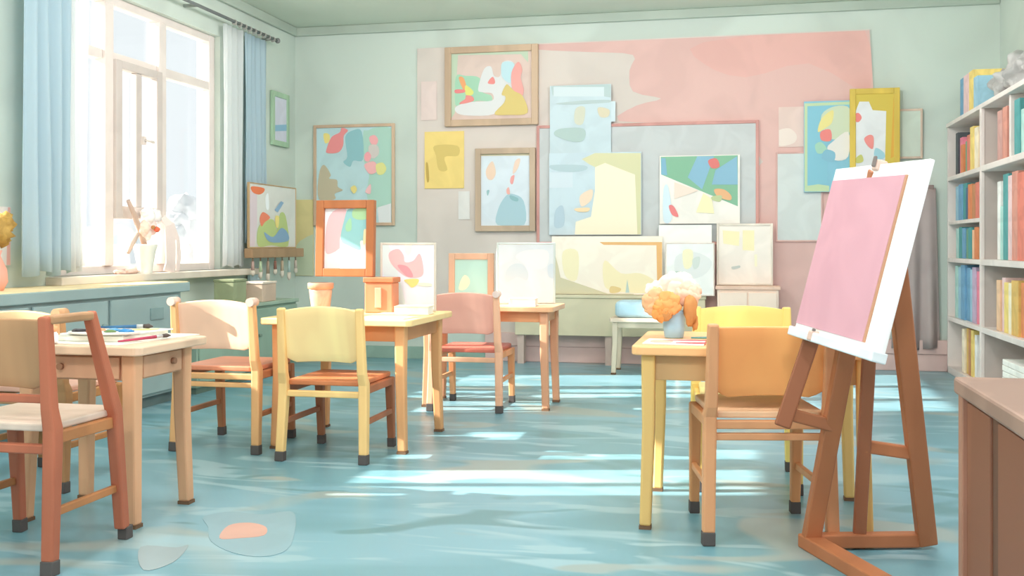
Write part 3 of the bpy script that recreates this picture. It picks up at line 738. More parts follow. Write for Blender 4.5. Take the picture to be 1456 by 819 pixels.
# ------------------------------------------------------------------ tables
def table(label, x0, x1, y0, y1, h, top, leg, lt=.055, inset=.05, ap=.1, th=.035, name='school_table', knob=False, apc=None, cat='table', legs=None, group='classroom tables'):
    cx, cy = (x0 + x1) / 2, (y0 + y1) / 2; w, d = (x1 - x0) / 2, (y1 - y0) / 2
    r = thing(name, label, cat, (cx, cy, 0), 0, group)
    MB().slab(rrect(-w, w, -d, d, .03), h - th, h).build('tabletop', W(top, .4), r, bevel=.006)
    a, c = w - inset - lt / 2, d - inset - lt / 2
    for sx in (-1, 1):
        for sy in (-1, 1):
            mb = MB(); mb.path([(sx * (a + .012), sy * (c + .012), 0.012), (sx * a, sy * c, h * .55), (sx * a, sy * c, h - th)], [lt * .8, lt * .9, lt], [lt * .8, lt * .9, lt])
            l = mb.build('leg', W(leg), r, bevel=.009)
            MB().box(sx * (a + .012) - lt * .42, sx * (a + .012) + lt * .42, sy * (c + .012) - lt * .42, sy * (c + .012) + lt * .42, 0, .014).build('foot_pad', M((120, 92, 70)), l)
    apm = W(apc or leg); z0, z1 = h - th - ap, h - th
    for sy in (-1, 1): MB().box(-a + lt * .4, a - lt * .4, sy * c - .011, sy * c + .011, z0, z1).build('apron', apm, r, bevel=.003)
    for sx in (-1, 1): MB().box(sx * a - .011, sx * a + .011, -c + lt * .4, c - lt * .4, z0, z1).build('apron', apm, r, bevel=.003)
    if knob:
        dr = MB().box(a + .011, a + .024, -c + lt * .7, c - lt * .7, z0 + .006, z1 - .012).build('drawer', apm, r, bevel=.004)
        kz = (z0 + z1) / 2
        MB().tube([(a + .024, c * .35, kz), (a + .04, c * .35, kz)], .013).build('knob', M((150, 110, 85)), dr)
        dr = MB().box(-a + lt * .7, a - lt * .7, -c - .024, -c - .011, z0 + .006, z1 - .012).build('drawer', apm, r, bevel=.004)
        MB().tube([(-a * .3, -c - .024, kz), (-a * .3, -c - .04, kz)], .013).build('knob', M((150, 110, 85)), dr)
    return r
table('small pale wooden desk with drawers and painted papers at left', -2.86, -2.24, 3.56, 4.095, .712, (226, 192, 164), (220, 168, 130), knob=True, ap=.105, apc=(208, 160, 128), lt=.062)
table('middle honey wood table with pots and framed canvases on it', -2.53, -1.67, 5.16, 5.98, .712, (244, 210, 150), (226, 168, 116), ap=.085, lt=.06, apc=(204, 142, 96))
table('farther orange wood table carrying white book and two canvases', -2.15, -1.20, 6.74, 7.26, .695, (232, 178, 136), (224, 166, 130), ap=.07, lt=.058, inset=.04, apc=(220, 156, 110))
table('right honey wood table with flower vase and red papers', -.405, .52, 4.0, 4.74, .714, (246, 190, 132), (240, 198, 124), ap=.1, lt=.055, apc=(206, 166, 116), inset=.035)

# ------------------------------------------------------------------ things on the small desk (z .712)
Z1 = .7125
def sheet(name, label, cat, poly, z, col, shapes=(), th=.004, group=None):
    cx = sum(p[0] for p in poly) / len(poly); cy = sum(p[1] for p in poly) / len(poly)
    mb = MB(); mb.slab([(x - cx, y - cy) for x, y in poly], 0, th); mats = [M(col, .03, 5)]
    for i, (cc, pts) in enumerate(shapes):
        mats.append(F(cc)); q = smooth(pts, 4)
        mb.mi = i + 1; mb.slab([(x - cx, y - cy) for x, y in q], th + .0003, th + .0012 + .0005 * i)
    mb.mi = 0
    o = mb.build(name, mats, loc=(cx, cy, z)); return tag(o, label, cat, group)
sheet('paper_sheet', 'white paper lying flat on the small desk under the painted pile', 'paper', [(-2.72, 3.62), (-2.36, 3.60), (-2.30, 4.12), (-2.66, 4.14)], Z1, (240, 238, 228))
sheet('painted_sheet', 'sheet with blue and green paint strokes on the small desk', 'painting', [(-2.70, 3.72), (-2.40, 3.70), (-2.38, 4.04), (-2.70, 4.06)], Z1 + .0285, (238, 240, 236), [
    ((120, 176, 206), [(-2.66, 3.80), (-2.55, 3.76), (-2.45, 3.82), (-2.44, 3.87), (-2.56, 3.84), (-2.65, 3.86)]),
    ((176, 200, 150), [(-2.6, 3.74), (-2.5, 3.73), (-2.46, 3.76), (-2.56, 3.78)]),
    ((246, 220, 186), [(-2.68, 3.93), (-2.55, 3.9), (-2.48, 3.96), (-2.6, 4.04)]),
    ((236, 226, 160), [(-2.5, 3.92), (-2.42, 3.93), (-2.42, 4.0), (-2.48, 3.98)])])
BOOK_AT = (-2.55, 3.87, Z1 + .0042)
def palette():
    t = thing('paint_palette', 'dabbed paint palette on the sketchbook on the small desk', 'palette', (-2.50, 3.74, Z1 + .0345))
    q = smooth([(-.14, -.05), (-.03, -.085), (.10, -.06), (.14, .02), (.06, .07), (-.08, .07), (-.15, .02)], 5)
    MB().slab(q, 0, .008).build('board', M((236, 228, 218)), t, bevel=.002)
    for x, y, cc, r in ((-.10, -.03, (60, 56, 60), .03), (-.03, -.045, (150, 76, 66), .028), (.04, -.035, (110, 140, 90), .022), (.09, -.005, (64, 134, 190), .03), (.02, .02, (92, 160, 206), .028), (-.05, .03, (240, 150, 110), .022), (.07, .04, (200, 70, 110), .018)):
        mb = MB(); mb.blob((x, y, .010), r, .15, 2, 3, (1.1, .8, .35)); mb.build('paint_dab', M(cc, .05, 20, .3), t)
palette()
def brush(label, p0, p1, hc, r=.005, bc=(90, 80, 76)):
    p0, p1 = Vector(p0), Vector(p1); d = (p1 - p0)
    t = thing('paintbrush', label, 'paintbrush', p0, math.atan2(d.y, d.x)); Lg = d.length
    MB().tube([(0, 0, r * 1.6), (Lg * .7, 0, r * 1.8)], [r * .6, r * 1.2]).build('handle', W(hc), t)
    MB().tube([(Lg * .7, 0, r * 1.8), (Lg * .82, 0, r * 1.9)], r * 1.25).build('ferrule', M((190, 190, 190), 0, 1, .3), t)
    MB().tube([(Lg * .82, 0, r * 1.9), (Lg * .92, 0, r * 1.9), (Lg, 0, r * 1.6)], [r * 1.2, r * 1.5, r * .3]).build('bristles', M(bc), t)
brush('magenta handled paintbrush lying on the small desk papers', (-2.375, 3.63, Z1 + .0045), (-2.32, 3.92, Z1 + .0045), (190, 70, 100), .006)
brush('dark blue paintbrush lying on the small desk papers', (-2.62, 3.86, Z1 + .036), (-2.42, 3.95, Z1 + .036), (60, 110, 150), .007)
def jar(label, loc, c1, c2, r, h):
    t = thing('paint_jar', label, 'jar', loc)
    MB().lathe([(r, 0), (r * 1.05, .006), (r, h * .8), (r * .85, h * .88), (r * .85, h)]).build('body', M(c1), t)
    MB().lathe([(r * .9, h), (r * .92, h + .002), (r * .92, h + .02), (r * .3, h + .022)]).build('lid', M(c2), t)
jar('small white paint jar with orange lid at the desk corner', (-2.66, 3.61, Z1 + .0045), (244, 246, 246), (240, 168, 120), .026, .045)

# ------------------------------------------------------------------ things on the middle table
Z2 = .7125
pot_y = 5.75
def planter(label, px, w, h, body, accent, y=pot_y):
    u = bk(px, 420, y)[0]
    t = thing('clay_pot', label, 'pot', (u, y, Z2))
    MB().lathe([(w * .36, 0), (w * .4, .01), (w * .5, h * .72), (w * .5, h * .78)], n=14).build('body', M(body, .08, 14), t)
    MB().lathe([(w * .5, h * .78), (w * .56, h * .80), (w * .57, h * .98), (w * .54, h), (w * .42, h), (w * .42, h * .9)], n=14).build('rim', M(accent), t)
    return t
ptop = bk(455, 402, pot_y)[1] - Z2
planter('pinkish pot under the left corner of the brown framed canvas', 456, .135, ptop, (206, 172, 152), (204, 156, 128))
def crate():
    u = bk(543, 420, pot_y)[0]; w = .17; h = bk(543, 394, pot_y)[1] - Z2
    t = thing('wooden_crate', 'orange wooden box under the right corner of the brown framed canvas', 'box', (u, pot_y, Z2))
    MB().box(-w / 2, w / 2, -.06, .06, 0, h - .03).build('body', W((206, 132, 98)), t, bevel=.006)
    MB().box(-w / 2 - .008, w / 2 + .008, -.068, .068, h - .03, h).build('lid', W((194, 118, 82)), t, bevel=.005)
    MB().box(-.02, .02, -.068, -.06, .03, h - .06).build('strip', W((216, 164, 136)), t, bevel=.003)
    return h
ch = crate()
br = art('framed_canvas', 'canvas of pink and teal shapes in a thick brown wooden frame', 'painting', (452, 285, 534, 398), (228, 232, 238), [
    ((226, 190, 196), [(585, 290), (620, 220), (690, 195), (700, 250), (680, 420), (600, 480), (575, 440)]),
    ((146, 196, 200), [(690, 270), (715, 205), (780, 210), (835, 200), (832, 380), (790, 400), (790, 455), (720, 430), (670, 390)]),
    ((168, 206, 160), [(750, 205), (830, 200), (830, 260), (780, 270), (740, 250)]),
    ((160, 206, 170), [(700, 300), (730, 260), (735, 330), (705, 340)]),
    ((246, 222, 180), [(812, 335), (828, 335), (828, 400), (810, 420)])], CL, frame=(180, 112, 70), fw=.048, Y=pot_y + .02, thick=.02, fdepth=.045, lean=.04, bottom=Z2 + max(ch, ptop) + .001)
art('canvas', 'white canvas with a pink blossom shape standing on the middle table', 'painting', (543, 345, 619, 440), (222, 226, 236), [
    ((214, 226, 226), [(80, 80), (130, 85), (240, 480), (240, 560), (170, 560), (90, 300)]),
    ((238, 236, 222), [(245, 85), (300, 95), (290, 160), (260, 170)]),
    ((244, 182, 184), [(135, 160), (200, 130), (240, 180), (250, 230), (310, 220), (355, 165), (380, 240), (380, 330), (310, 350), (240, 330), (150, 240)]),
    ((240, 150, 158), [(195, 255), (270, 265), (310, 340), (260, 335)]),
    ((224, 208, 130), [(245, 365), (345, 360), (340, 400), (300, 425), (275, 400)]),
    ((240, 232, 204), [(350, 390), (440, 395), (440, 415), (355, 410)])], CM, frame=(216, 208, 196), fw=.014, Y=5.88, thick=.018, fdepth=.022, lean=.01, bottom=Z2, turn=.24)
def book_flat(label, loc, w, d, h, cover, rz=0, name='book', group=None):
    t = thing(name, label, 'book', loc, rz, group)
    MB().box(-w / 2 + .004, w / 2 - .004, -d / 2 + .004, d / 2 - .006, h * .12, h * .88).build('pages', M((248, 244, 232)), t)
    mb = MB(); mb.box(-w / 2, w / 2, -d / 2, d / 2, 0, h * .12); mb.box(-w / 2, w / 2, -d / 2, d / 2, h * .88, h); mb.box(-w / 2, -w / 2 + .004, -d / 2, d / 2, h * .12, h * .88)
    mb.build('cover', M(cover), t, bevel=.002)
sheet('paper_sheet', 'pale cream paper lying on the near edge of the middle table', 'paper', [(-2.02, 5.22), (-1.73, 5.21), (-1.71, 5.44), (-1.99, 5.46)], Z2, (252, 240, 210))
sheet('paper_sheet', 'pinkish paper lying behind the yellow chair on the middle table', 'paper', [(-2.02, 5.50), (-1.80, 5.47), (-1.78, 5.70), (-2.0, 5.72)], Z2, (240, 214, 196))
book_flat('cream covered closed book on the right edge of the middle table', (-1.80, 5.62, Z2), .20, .15, .05, (246, 236, 208), .1)
book_flat('grey sketchbook under the painted sheet on the small desk', BOOK_AT, .30, .36, .024, (206, 206, 196), .03)
# farther table
Z3 = .6955
book_flat('white closed book on the farther table beside the pink chair', (-1.42, 6.86, Z3), .18, .14, .055, (240, 242, 242), .05)
sheet('paper_sheet', 'white paper under the white book on the farther table', 'paper', [(-1.56, 6.77), (-1.34, 6.77), (-1.33, 6.93), (-1.56, 6.95)], Z3 - .0002, (246, 246, 244), th=.0006)
bpy.data.objects.remove(bpy.data.objects['paper_sheet.003'], do_unlink=True) if 'paper_sheet.003' in bpy.data.objects else None
art('framed_canvas', 'small tan framed turquoise picture with a cream spot behind the pink chair', 'painting', (639, 360, 703, 432), (176, 220, 214), [
    ((244, 236, 206), [(670, 400), (690, 350), (715, 330), (745, 360), (745, 400), (710, 440), (668, 440)]),
    ((190, 222, 232), [(625, 195), (880, 195), (850, 210), (740, 215), (660, 205)])], CM, frame=(212, 176, 150), fw=.045, Y=7.2, thick=.018, fdepth=.03, lean=.02, bottom=Z3)
art('canvas', 'pale blue grey canvas standing on the right end of the farther table', 'painting', (707, 345, 789, 437), (216, 224, 228), [
    ((230, 232, 230), [(1100, 180), (1180, 140), (1335, 145), (1330, 260), (1240, 285), (1120, 215)]),
    ((200, 214, 220), [(1025, 300), (1080, 245), (1150, 250), (1190, 310), (1180, 370), (1110, 345), (1030, 380)]),
    ((200, 214, 222), [(1340, 260), (1385, 250), (1390, 350), (1345, 340)])], CM, frame=(206, 218, 214), fw=.014, Y=7.13, thick=.018, fdepth=.022, lean=.01, bottom=Z3, turn=.25)

# small white table at the back
def back_table():
    x0, x1, y0, y1 = -1.08, -.46, 8.82, 9.25
    t = table('small pale side table before the cream canvas at the back', x0, x1, y0, y1, .485, (232, 212, 190), (222, 206, 182), lt=.05, inset=.02, ap=.05, th=.035)
    mb = MB(); mb.slab(rrect(-.27, .27, -.18, .18, .07), 0, .14); o = mb.build('floor_cushion', M((190, 222, 236), .06, 6), loc=(-.77, 9.03, .486), bevel=.04, seg=4)
    tag(o, 'light blue cushion on the small pale side table', 'cushion')
back_table()

# ------------------------------------------------------------------ things on the right table (z .714)
Z5 = .7145
def bouquet():
    x, y = -.265, 4.40
    t = thing('flower_vase', 'pale blue vase of orange and peach flowers on the right table', 'vase', (x, y, Z5))
    MB().lathe([(.036, 0), (.04, .004), (.046, .05), (.043, .10), (.048, .115), (.041, .115), (.038, .09)]).build('vase', M((170, 208, 228), .04, 6, .35), t)
    def fl_(c, x, y, z, r, nm='flower'):
        mb = MB(); mb.blob((x, y, z), r * .8, .14, 2, 3, (1, .8, .9))
        for k in range(5):
            a = k * PI * .4 + x * 30; mb.blob((x + r * .5 * math.cos(a), y - .012, z + r * .5 * math.sin(a)), r * .62, .2, 2, 3, (1, .5, 1))
        mb.build(nm, M(c, .05, 12), t)
    fl_((248, 222, 206), -.0, .025, .20, .07); fl_((244, 188, 142), -.07, -.02, .15, .055); fl_((240, 170, 104), -.02, -.05, .145, .05)
    fl_((248, 232, 222), -.075, .02, .19, .045); fl_((246, 208, 184), .06, .0, .185, .05); fl_((238, 160, 88), -.05, -.055, .11, .036)
    fl_((250, 236, 228), .04, .03, .225, .045)
    for c, r, q in (((.068, -.035, .12), .058, (.48, .32, 1.1)), ((.088, -.02, .07), .034, (.4, .3, 1.1)), ((-.03, -.068, .1), .03, (.9, .35, .9))):
        mb = MB(); mb.blob(c, r, .16, 2, 3, q); mb.build('leaf', M((206, 146, 88), .05, 12), t)
    for k, (a, c) in enumerate(((-.05, .0), (.0, -.02), (.04, .01))):
        MB().tube([(a * .3, c, .05), (a * .7, c, .17)], .006).build('stem', M((150, 170, 120)), t)
bouquet()
sheet('painted_sheet', 'white sheet with crimson brush strokes on the right table', 'painting', [(-.37, 4.08), (-.13, 4.05), (-.13, 4.27), (-.36, 4.30)], Z5, (244, 228, 220), [
    ((196, 70, 90), [(-.30, 4.235), (-.2, 4.22), (-.12, 4.235), (-.11, 4.26), (-.22, 4.25)]),
    ((206, 90, 100), [(-.24, 4.11), (-.14, 4.10), (-.125, 4.15), (-.2, 4.14)]),
    ((238, 190, 170), [(-.34, 4.14), (-.27, 4.13), (-.26, 4.2), (-.33, 4.22)])])
sheet('folder', 'crimson folder lying beside the brush stroked sheet on the right table', 'folder', [(-.12, 4.06), (.06, 4.05), (.08, 4.22), (-.10, 4.23)], Z5, (196, 84, 96), th=.016)
brush('teal handled paintbrush beside the blue flower vase', (-.19, 4.305, Z5), (.02, 4.32, Z5), (110, 160, 156), .006)

# ------------------------------------------------------------------ the large easel with the pink board
def easel():
    T_, Tr, Br, Bl = [at(*p) for p in ((1185, 240, 3.6844), (1318, 225, 3.0), (1247, 510, 2.9942), (1127, 472, 3.6786))]
    BRN = W((178, 112, 74)); t = thing('easel', 'brown wooden A-frame easel in front of the orange chair', 'easel', (.45, 3.85, 0))
    off = Vector(t.location)
    def bar(name, a, c, w, h, mat=BRN, side=None, bev=.006, par=t, w1=None):
        return MB().bar(Vector(a) - off, Vector(c) - off, w, h, w1=w1, side=side).build(name, mat, par, bevel=bev)
    apex = at(1250, 243, 3.37)
    lf_ = Vector(fl(1152, 780) + (0,)); rf_ = Vector(fl(1318, 780) + (0,))
    lf_.z = rf_.z = .02
    apex2 = apex + Vector((.02, .01, 0))
    bar('leg', lf_, apex, .062, .045, side=(1, .2, 0)); bar('leg', rf_, apex2, .066, .05, side=(1, .2, 0))
    bar('bottom_rail', lf_ + Vector((.03, 0, .012)), rf_ + Vector((-.03, 0, .012)), .05, .05, side=(0, 1, 0))
    toe = Vector((lf_.x + .28, lf_.y - .62, .022)); bar('foot', lf_ + Vector((-.012, .03, .005)), toe, .07, .05, side=(1, 0, 0))
    toe2 = Vector((rf_.x + .02, rf_.y + .1, .022))
    # rear prop leg and braces
    ptop_ = at(1240, 420, 3.50); pf = Vector((.43, 3.965, 0.0)); bar('prop_leg', pf, ptop_, .045, .04, mat=W((168, 104, 72)))
    m1 = pf.lerp(ptop_, .42); m2 = rf_.lerp(apex2, .26); bar('brace', m1, m2, .045, .035, side=(0, 0, 1))
    s0 = at(1158, 470, 3.60); s1 = at(1112, 607, 3.57); bar('strut', s0, s1, .055, .04, mat=W((158, 96, 64)))
    n1 = s0.lerp(s1, .86); n2 = lf_.lerp(apex, .34); bar('brace', n1, n2, .045, .035, side=(0, 0, 1))
    # board (its own thing, rests on the easel)
    u = (Tr - T_ + Br - Bl) / 2; v = (T_ - Bl + Tr - Br) / 2; C_ = (T_ + Tr + Br + Bl) / 4
    un = u.normalized(); vn = (v - un * v.dot(un)).normalized(); nn = un.cross(vn)
    w, h = u.length, v.length
    bd = thing('drawing_board', 'large white drawing board with pink paper on the brown easel', 'board', C_ - v / 2)
    bo = Vector(bd.location)
    def pb(name, u0, u1, v0, v1, n0, n1, mat, bev=.004):
        P = lambda a, c, e: C_ - u / 2 - v / 2 + un * a + vn * c + nn * e - bo
        return MB().hexa([P(u0, v0, n0), P(u1, v0, n0), P(u1, v0, n1), P(u0, v0, n1), P(u0, v1, n0), P(u1, v1, n0), P(u1, v1, n1), P(u0, v1, n1)]).build(name, mat, bd, bevel=bev)
    WH = M((244, 246, 244), .03, 3)
    # nn points towards the viewer side
    pb('backing', 0, w, 0, h, -.022, -.004, WH)
    pb('pink_paper', .02 * w, .825 * w, .035, h * .925, -.004, .002, M((212, 160, 172), .03, 3), .0008)
    pb('paper_edge', .825 * w, .842 * w, .035, h * .925, -.004, .001, W((190, 140, 110)), .0005)
    pb('ledge', -.002, w + .002, -.012, .020, -.03, .018, M((226, 236, 238)), .004)
    for uu, vv, nm in ((.5 * w, h, 'clip'), (.30 * w, .012, 'clip')):
        o = pb(nm, uu - .018, uu + .018, vv - .022, vv + .014, -.03, .022 if vv < .1 else .008, M((220, 190, 176)), .006)
        pb('clip_lever', uu + .004, uu + .016, vv - .014, vv + .022, .008, .02, M((130, 120, 115)), .004)
    return nn
easel()

# ------------------------------------------------------------------ bookcase
def bookcase():
    X0, X1 = 1.78, 2.20; y1 = 9.62; yd = 8.33; yn = 6.3
    WHT = M((228, 218, 212), .04, 3); WHT_SHADE = M((192, 181, 174), .04, 3)  # inner panels: the same white with shade darkened into the colour
    t = thing('bookcase', 'tall white bookcase full of books along the right wall', 'bookcase', (X0, 8.0, 0))
    def P(mb, name, mat, bev=.004): o = mb.build(name, mat, t, bevel=bev); o.location = (-X0, -8.0, 0); return o
    P(MB().box(X1 - .015, X1, yn, y1, .05, 2.16), 'back_panel', WHT_SHADE)
    P(MB().box(X0, X1, y1 - .03, y1, 0, 2.16), 'side_panel', WHT); P(MB().box(X0, X1, yn, yn + .03, 0, 2.16), 'side_panel', WHT)
    P(MB().box(X0, X1 - .015, yd - .02, yd + .02, .05, 2.13), 'divider', WHT_SHADE)
    P(MB().box(X0 - .008, X0 + .02, yd - .024, yd + .024, .0, 2.16), 'stile', WHT)
    P(MB().box(X0 - .01, X1, yn, y1, 2.13, 2.165), 'top', WHT); P(MB().box(X0, X1, yn, y1, 0, .06), 'base', WHT)
    for z in (.475, .98, 1.68):
        P(MB().box(X0 - .006, X1 - .015, yd + .02, y1 - .03, z - .018, z + .018), 'shelf', WHT)
        P(MB().box(X0 - .006, X1 - .015, yn + .03, yd - .02, z - .022, z + .022), 'shelf', WHT)
    P(MB().box(X0 + .004, X1 - .015, yd + .02, y1 - .03, 1.285, 1.315), 'shelf', WHT)
    P(MB().box(X0 + .02, X1 - .015, 7.56, 7.60, 1.70, 2.13), 'small_divider', WHT)
    return X0, yd, y1
X0, yd, y1b = bookcase()
CN = {'blue': (120, 168, 200), 'sky blue': (160, 200, 218), 'teal': (90, 160, 160), 'mint': (178, 216, 208), 'orange': (222, 140, 96), 'peach': (236, 196, 160),
      'coral': (222, 132, 116), 'yellow': (240, 214, 130), 'mustard': (222, 184, 110), 'pink': (232, 140, 160), 'pale pink': (232, 200, 200), 'green': (120, 164, 136),
      'brown': (196, 140, 100), 'cream': (244, 232, 206), 'lilac': (196, 176, 200), 'salmon': (214, 152, 136), 'white': (240, 240, 236), 'navy': (84, 110, 140), 'dark grey': (86, 92, 96), 'dusty rose': (206, 160, 152)}
ORD = ['first', 'second', 'third', 'fourth', 'fifth', 'sixth', 'seventh', 'eighth', 'ninth', 'tenth']
def shelf_books(where, group, z, y, step, specs, lean_last=0.0):
    seen = {}
    for i, (cn, th, h, d) in enumerate(specs):
        y -= th / 2
        seen[cn] = seen.get(cn, 0) + 1
        tot = sum(1 for s in specs if s[0] == cn)
        which = '' if tot == 1 else (', farther one' if tot == 2 and seen[cn] == 1 else ', nearer one' if tot == 2 else ', %s from the far end' % ORD[i])
        t = thing('book', '%s book upright %s%s' % (cn, where, which), 'book', (X0 + .025 + random.random() * .02, y, z), 0, group)
        c = CN[cn]; g = .004
        MB().box(.012, d - .004, -th / 2 + .006, th / 2 - .006, .006, h - .006).build('pages', M((246, 240, 226)), t)
        mb = MB(); mb.box(0, .012, -th / 2 + g * .3, th / 2 - g * .3, 0, h); mb.box(.012, d, -th / 2 + g * .3, -th / 2 + .006, 0, h); mb.box(.012, d, th / 2 - .006, th / 2 - g * .3, 0, h)
        mb.build('cover', M(c, .07, 9), t, bevel=.003)
        y -= th / 2 + step
yA = 9.52
shelf_books('on the dark top shelf of the far bay', 'far bay top shelf', 1.699, yA - .12, .006, [('dark grey', .09, .36, .26), ('pink', .10, .31, .24), ('orange', .10, .24, .24), ('green', .09, .26, .24), ('coral', .12, .30, .26), ('yellow', .13, .35, .26), ('cream', .12, .33, .26), ('mustard', .1, .3, .25)])
shelf_books('on the fourth shelf of the far bay', 'far bay fourth shelf', 1.316, yA - .10, .006, [('sky blue', .12, .29, .26), ('blue', .14, .3, .27), ('teal', .13, .3, .25), ('navy', .08, .26, .25), ('orange', .14, .28, .26), ('brown', .12, .27, .26), ('coral', .12, .28, .26)])
shelf_books('on the third shelf of the far bay', 'far bay third shelf', .999, yA - .12, .006, [('mint', .1, .25, .25), ('teal', .12, .26, .26), ('blue', .11, .25, .26), ('green', .11, .24, .26), ('teal', .12, .25, .26), ('peach', .1, .23, .25), ('orange', .13, .25, .26), ('brown', .1, .24, .26)])
shelf_books('on the second shelf of the far bay', 'far bay second shelf', .494, yA - .10, .006, [('mint', .1, .44, .26), ('sky blue', .12, .43, .26), ('blue', .15, .45, .27), ('blue', .14, .43, .26), ('sky blue', .1, .42, .26), ('lilac', .13, .44, .26), ('pink', .12, .41, .26), ('dusty rose', .09, .4, .26)])
shelf_books('on the bottom shelf of the far bay', 'far bay bottom shelf', .061, yA - .36, .012, [('cream', .1, .36, .26), ('mustard', .1, .37, .26), ('brown', .07, .37, .26), ('yellow', .09, .37, .26), ('white', .08, .34, .26)])
yN = 7.98
shelf_books('on the top shelf of the near bay', 'near bay top shelf', 1.703, yN, .006, [('dusty rose', .13, .36, .26), ('salmon', .12, .37, .26)])
shelf_books('on the top shelf of the near bay past the small divider', 'near bay top shelf past the small divider', 1.703, 7.54, .006, [('teal', .14, .38, .26), ('mint', .13, .30, .26), ('green', .14, .34, .26)])
shelf_books('on the tall middle shelf of the near bay', 'near bay middle shelf', 1.003, 8.02, .006, [('white', .09, .56, .2), ('mint', .08, .38, .22), ('teal', .15, .6, .26), ('pale pink', .1, .58, .26), ('salmon', .16, .6, .26), ('coral', .17, .58, .26), ('dusty rose', .15, .6, .26)])
shelf_books('on the second shelf of the near bay', 'near bay second shelf', .498, 7.98, .006, [('peach', .1, .36, .24), ('pale pink', .09, .38, .26), ('yellow', .12, .35, .26), ('cream', .08, .35, .25), ('mustard', .18, .37, .27), ('orange', .16, .36, .27), ('peach', .15, .35, .27)])
shelf_books('on top of the bookcase far end', 'books on top of the bookcase', 2.166, 9.28, .01, [('blue', .16, .33, .24), ('pale pink', .2, .33, .24), ('yellow', .15, .33, .24), ('sky blue', .13, .26, .24)])
def low_papers():
    t = thing('paper_stack', 'white paper stack on the bottom shelf of the near bay', 'papers', (X0 + .03, 7.5, .061))
    for k in range(6): MB().box(.0, .28, -.35 + .012 * (k % 3), .33 - .01 * (k % 2), .042 * k, .042 * k + .038).build('ream', M((246, 245, 238)), t, bevel=.003)
low_papers()
mb = MB()
for x, y, z, r, s in ((0, 0, .10, .16, (1, 1.1, .66)), (.02, -.3, .14, .2, (.85, 1.2, .75)), (.0, .22, .12, .13, (1, .9, 1.1)), (.03, -.62, .11, .17, (.9, 1.1, .7))):
    mb.blob((x, y, z), r, .28, 2.2, 4, s)
for v in mb.bm.verts: v.co.z = max(v.co.z, 0)
tag(mb.build('grey_cloth_bundle', M((178, 176, 174), .14, 9), loc=(X0 + .2, 8.02, 2.166)), 'crumpled grey cloth bundle on top of the bookcase', 'cloth')

# ------------------------------------------------------------------ brown cabinet at lower right
def brown_cabinet():
    x0_, x1_, yf, yn, h = .57, 1.35, 2.965, 1.7, .75
    t = thing('brown_cabinet', 'dark brown wooden cabinet cropped at the lower right corner', 'cabinet', (.9, 2.4, 0))
    TOPM = W((158, 128, 114)); SIDE = W((146, 94, 70)); DK = W((112, 76, 58))
    def P(mb, name, mat, bev=.004): o = mb.build(name, mat, t, bevel=bev); o.location = (-.9, -2.4, 0); return o
    P(MB().box(x0_ - .005, x1_, yn, yf + .005, h - .045, h), 'top', TOPM, .008)
    P(MB().box(x0_ + .03, x1_ - .02, yn + .02, yf - .02, .05, h - .045), 'body', SIDE)
    P(MB().box(x0_ + .005, x0_ + .045, yf - .05, yf - .005, 0, h - .045), 'stile', W((172, 124, 102)))
    P(MB().box(x0_ + .005, x0_ + .045, yn + .005, yn + .05, 0, h - .045), 'stile', W((172, 124, 102)))
    P(MB().box(x0_ + .018, x0_ + .032, 2.66, yf - .05, .06, h - .06), 'side_panel', SIDE)
    P(MB().box(x0_ + .018, x0_ + .032, yn + .05, 2.585, .06, h - .06), 'side_panel', SIDE)
    P(MB().box(x0_ + .024, x0_ + .032, 2.585, 2.66, .06, h - .06), 'groove', DK, .002)
brown_cabinet()

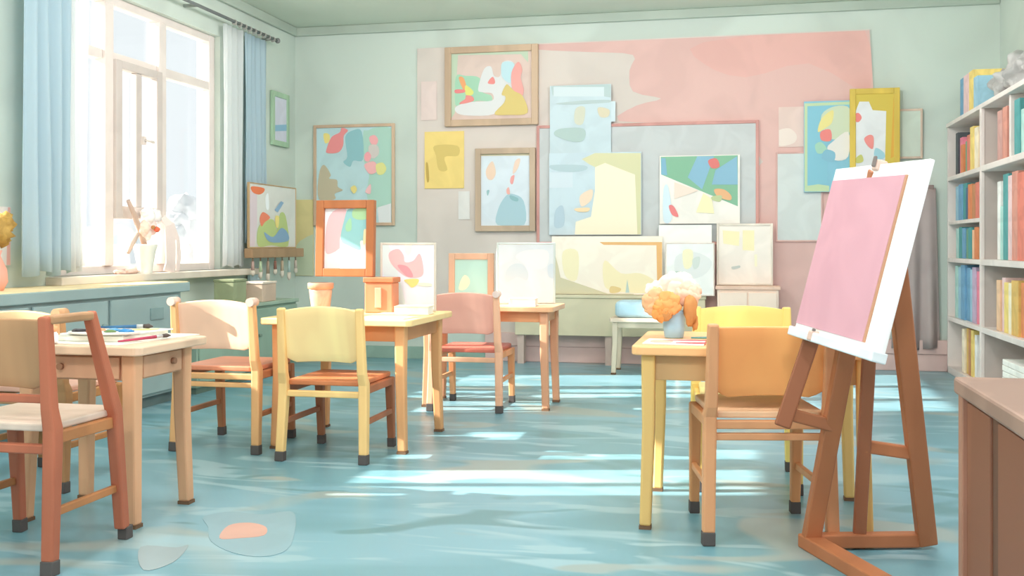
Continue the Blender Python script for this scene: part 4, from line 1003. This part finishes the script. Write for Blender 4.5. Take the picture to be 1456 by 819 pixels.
# ------------------------------------------------------------------ floor reflections painted in as flat pale patches
def reflection_patch(label, rects):
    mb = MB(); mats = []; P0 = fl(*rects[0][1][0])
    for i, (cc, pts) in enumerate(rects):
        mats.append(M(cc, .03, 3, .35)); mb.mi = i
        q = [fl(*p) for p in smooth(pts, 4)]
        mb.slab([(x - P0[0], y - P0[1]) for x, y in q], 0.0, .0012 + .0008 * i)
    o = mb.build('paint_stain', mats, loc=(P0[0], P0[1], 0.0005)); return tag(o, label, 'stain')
reflection_patch('pale paint stain with a peach blob on the floor', [((136, 168, 178), [(290, 735), (330, 728), (372, 732), (415, 728), (420, 752), (408, 782), (372, 792), (330, 786), (300, 770), (296, 750)]), ((205, 162, 148), [(312, 766), (325, 748), (355, 744), (378, 750), (375, 762), (340, 766)])])
reflection_patch('cream paint stain on the floor near the small desk leg', [((150, 166, 170), [(200, 778), (250, 779), (268, 776), (246, 800), (204, 811)])])

# ------------------------------------------------------------------ light
FILL = 70.0
w = bpy.data.worlds.new('sky'); SC.world = w; w.use_nodes = True
bg = w.node_tree.nodes['Background']; bg.inputs['Color'].default_value = (0.94, 0.965, 1.0, 1); bg.inputs['Strength'].default_value = 1.08
sd = bpy.data.lights.new('sun', 'SUN'); sd.energy = 20.0; sd.angle = math.radians(0.6); sd.color = (1.0, 0.88, 0.80)
so = bpy.data.objects.new('sun', sd); COL.objects.link(so)
so.rotation_euler = Vector((.976, .217, -.47)).to_track_quat('-Z', 'Y').to_euler()
so.location = (-8, 2, 6)
for x, y, e in ((-2.2, .9, 1.7), (.4, .9, 1.7), (-2.2, 4.0, 1.15), (.4, 4.0, 1.15), (-2.2, 7.1, .82), (.2, 7.1, .82)):  # unseen fill points added near the ceiling to brighten the room
    a = bpy.data.lights.new('globe_lamp', 'POINT'); a.shadow_soft_size = .3; a.energy = FILL * e; a.color = (1, .945, .955)
    o = bpy.data.objects.new('globe_lamp', a); COL.objects.link(o); o.location = (x, y, 3.0)

# ------------------------------------------------------------------ camera
cd = bpy.data.cameras.new('camera'); cam = bpy.data.objects.new('camera', cd); COL.objects.link(cam)
cd.sensor_width = 36; cd.lens = FPX / 1456 * 36; cd.shift_y = -(409.5 - HOR) / 1456
cam.location = (0, 0, CZ); cam.rotation_euler = (PI / 2, 0, TH); cd.clip_start = .05
SC.camera = cam
vs = SC.view_settings; vs.view_transform = 'Standard'; vs.look = 'None'; vs.exposure = 0.0; vs.gamma = 1.0; vs.use_curve_mapping = False
SC.cycles.use_denoising = True
SC.cycles.max_bounces = 10; SC.cycles.diffuse_bounces = 6; SC.cycles.transparent_max_bounces = 12
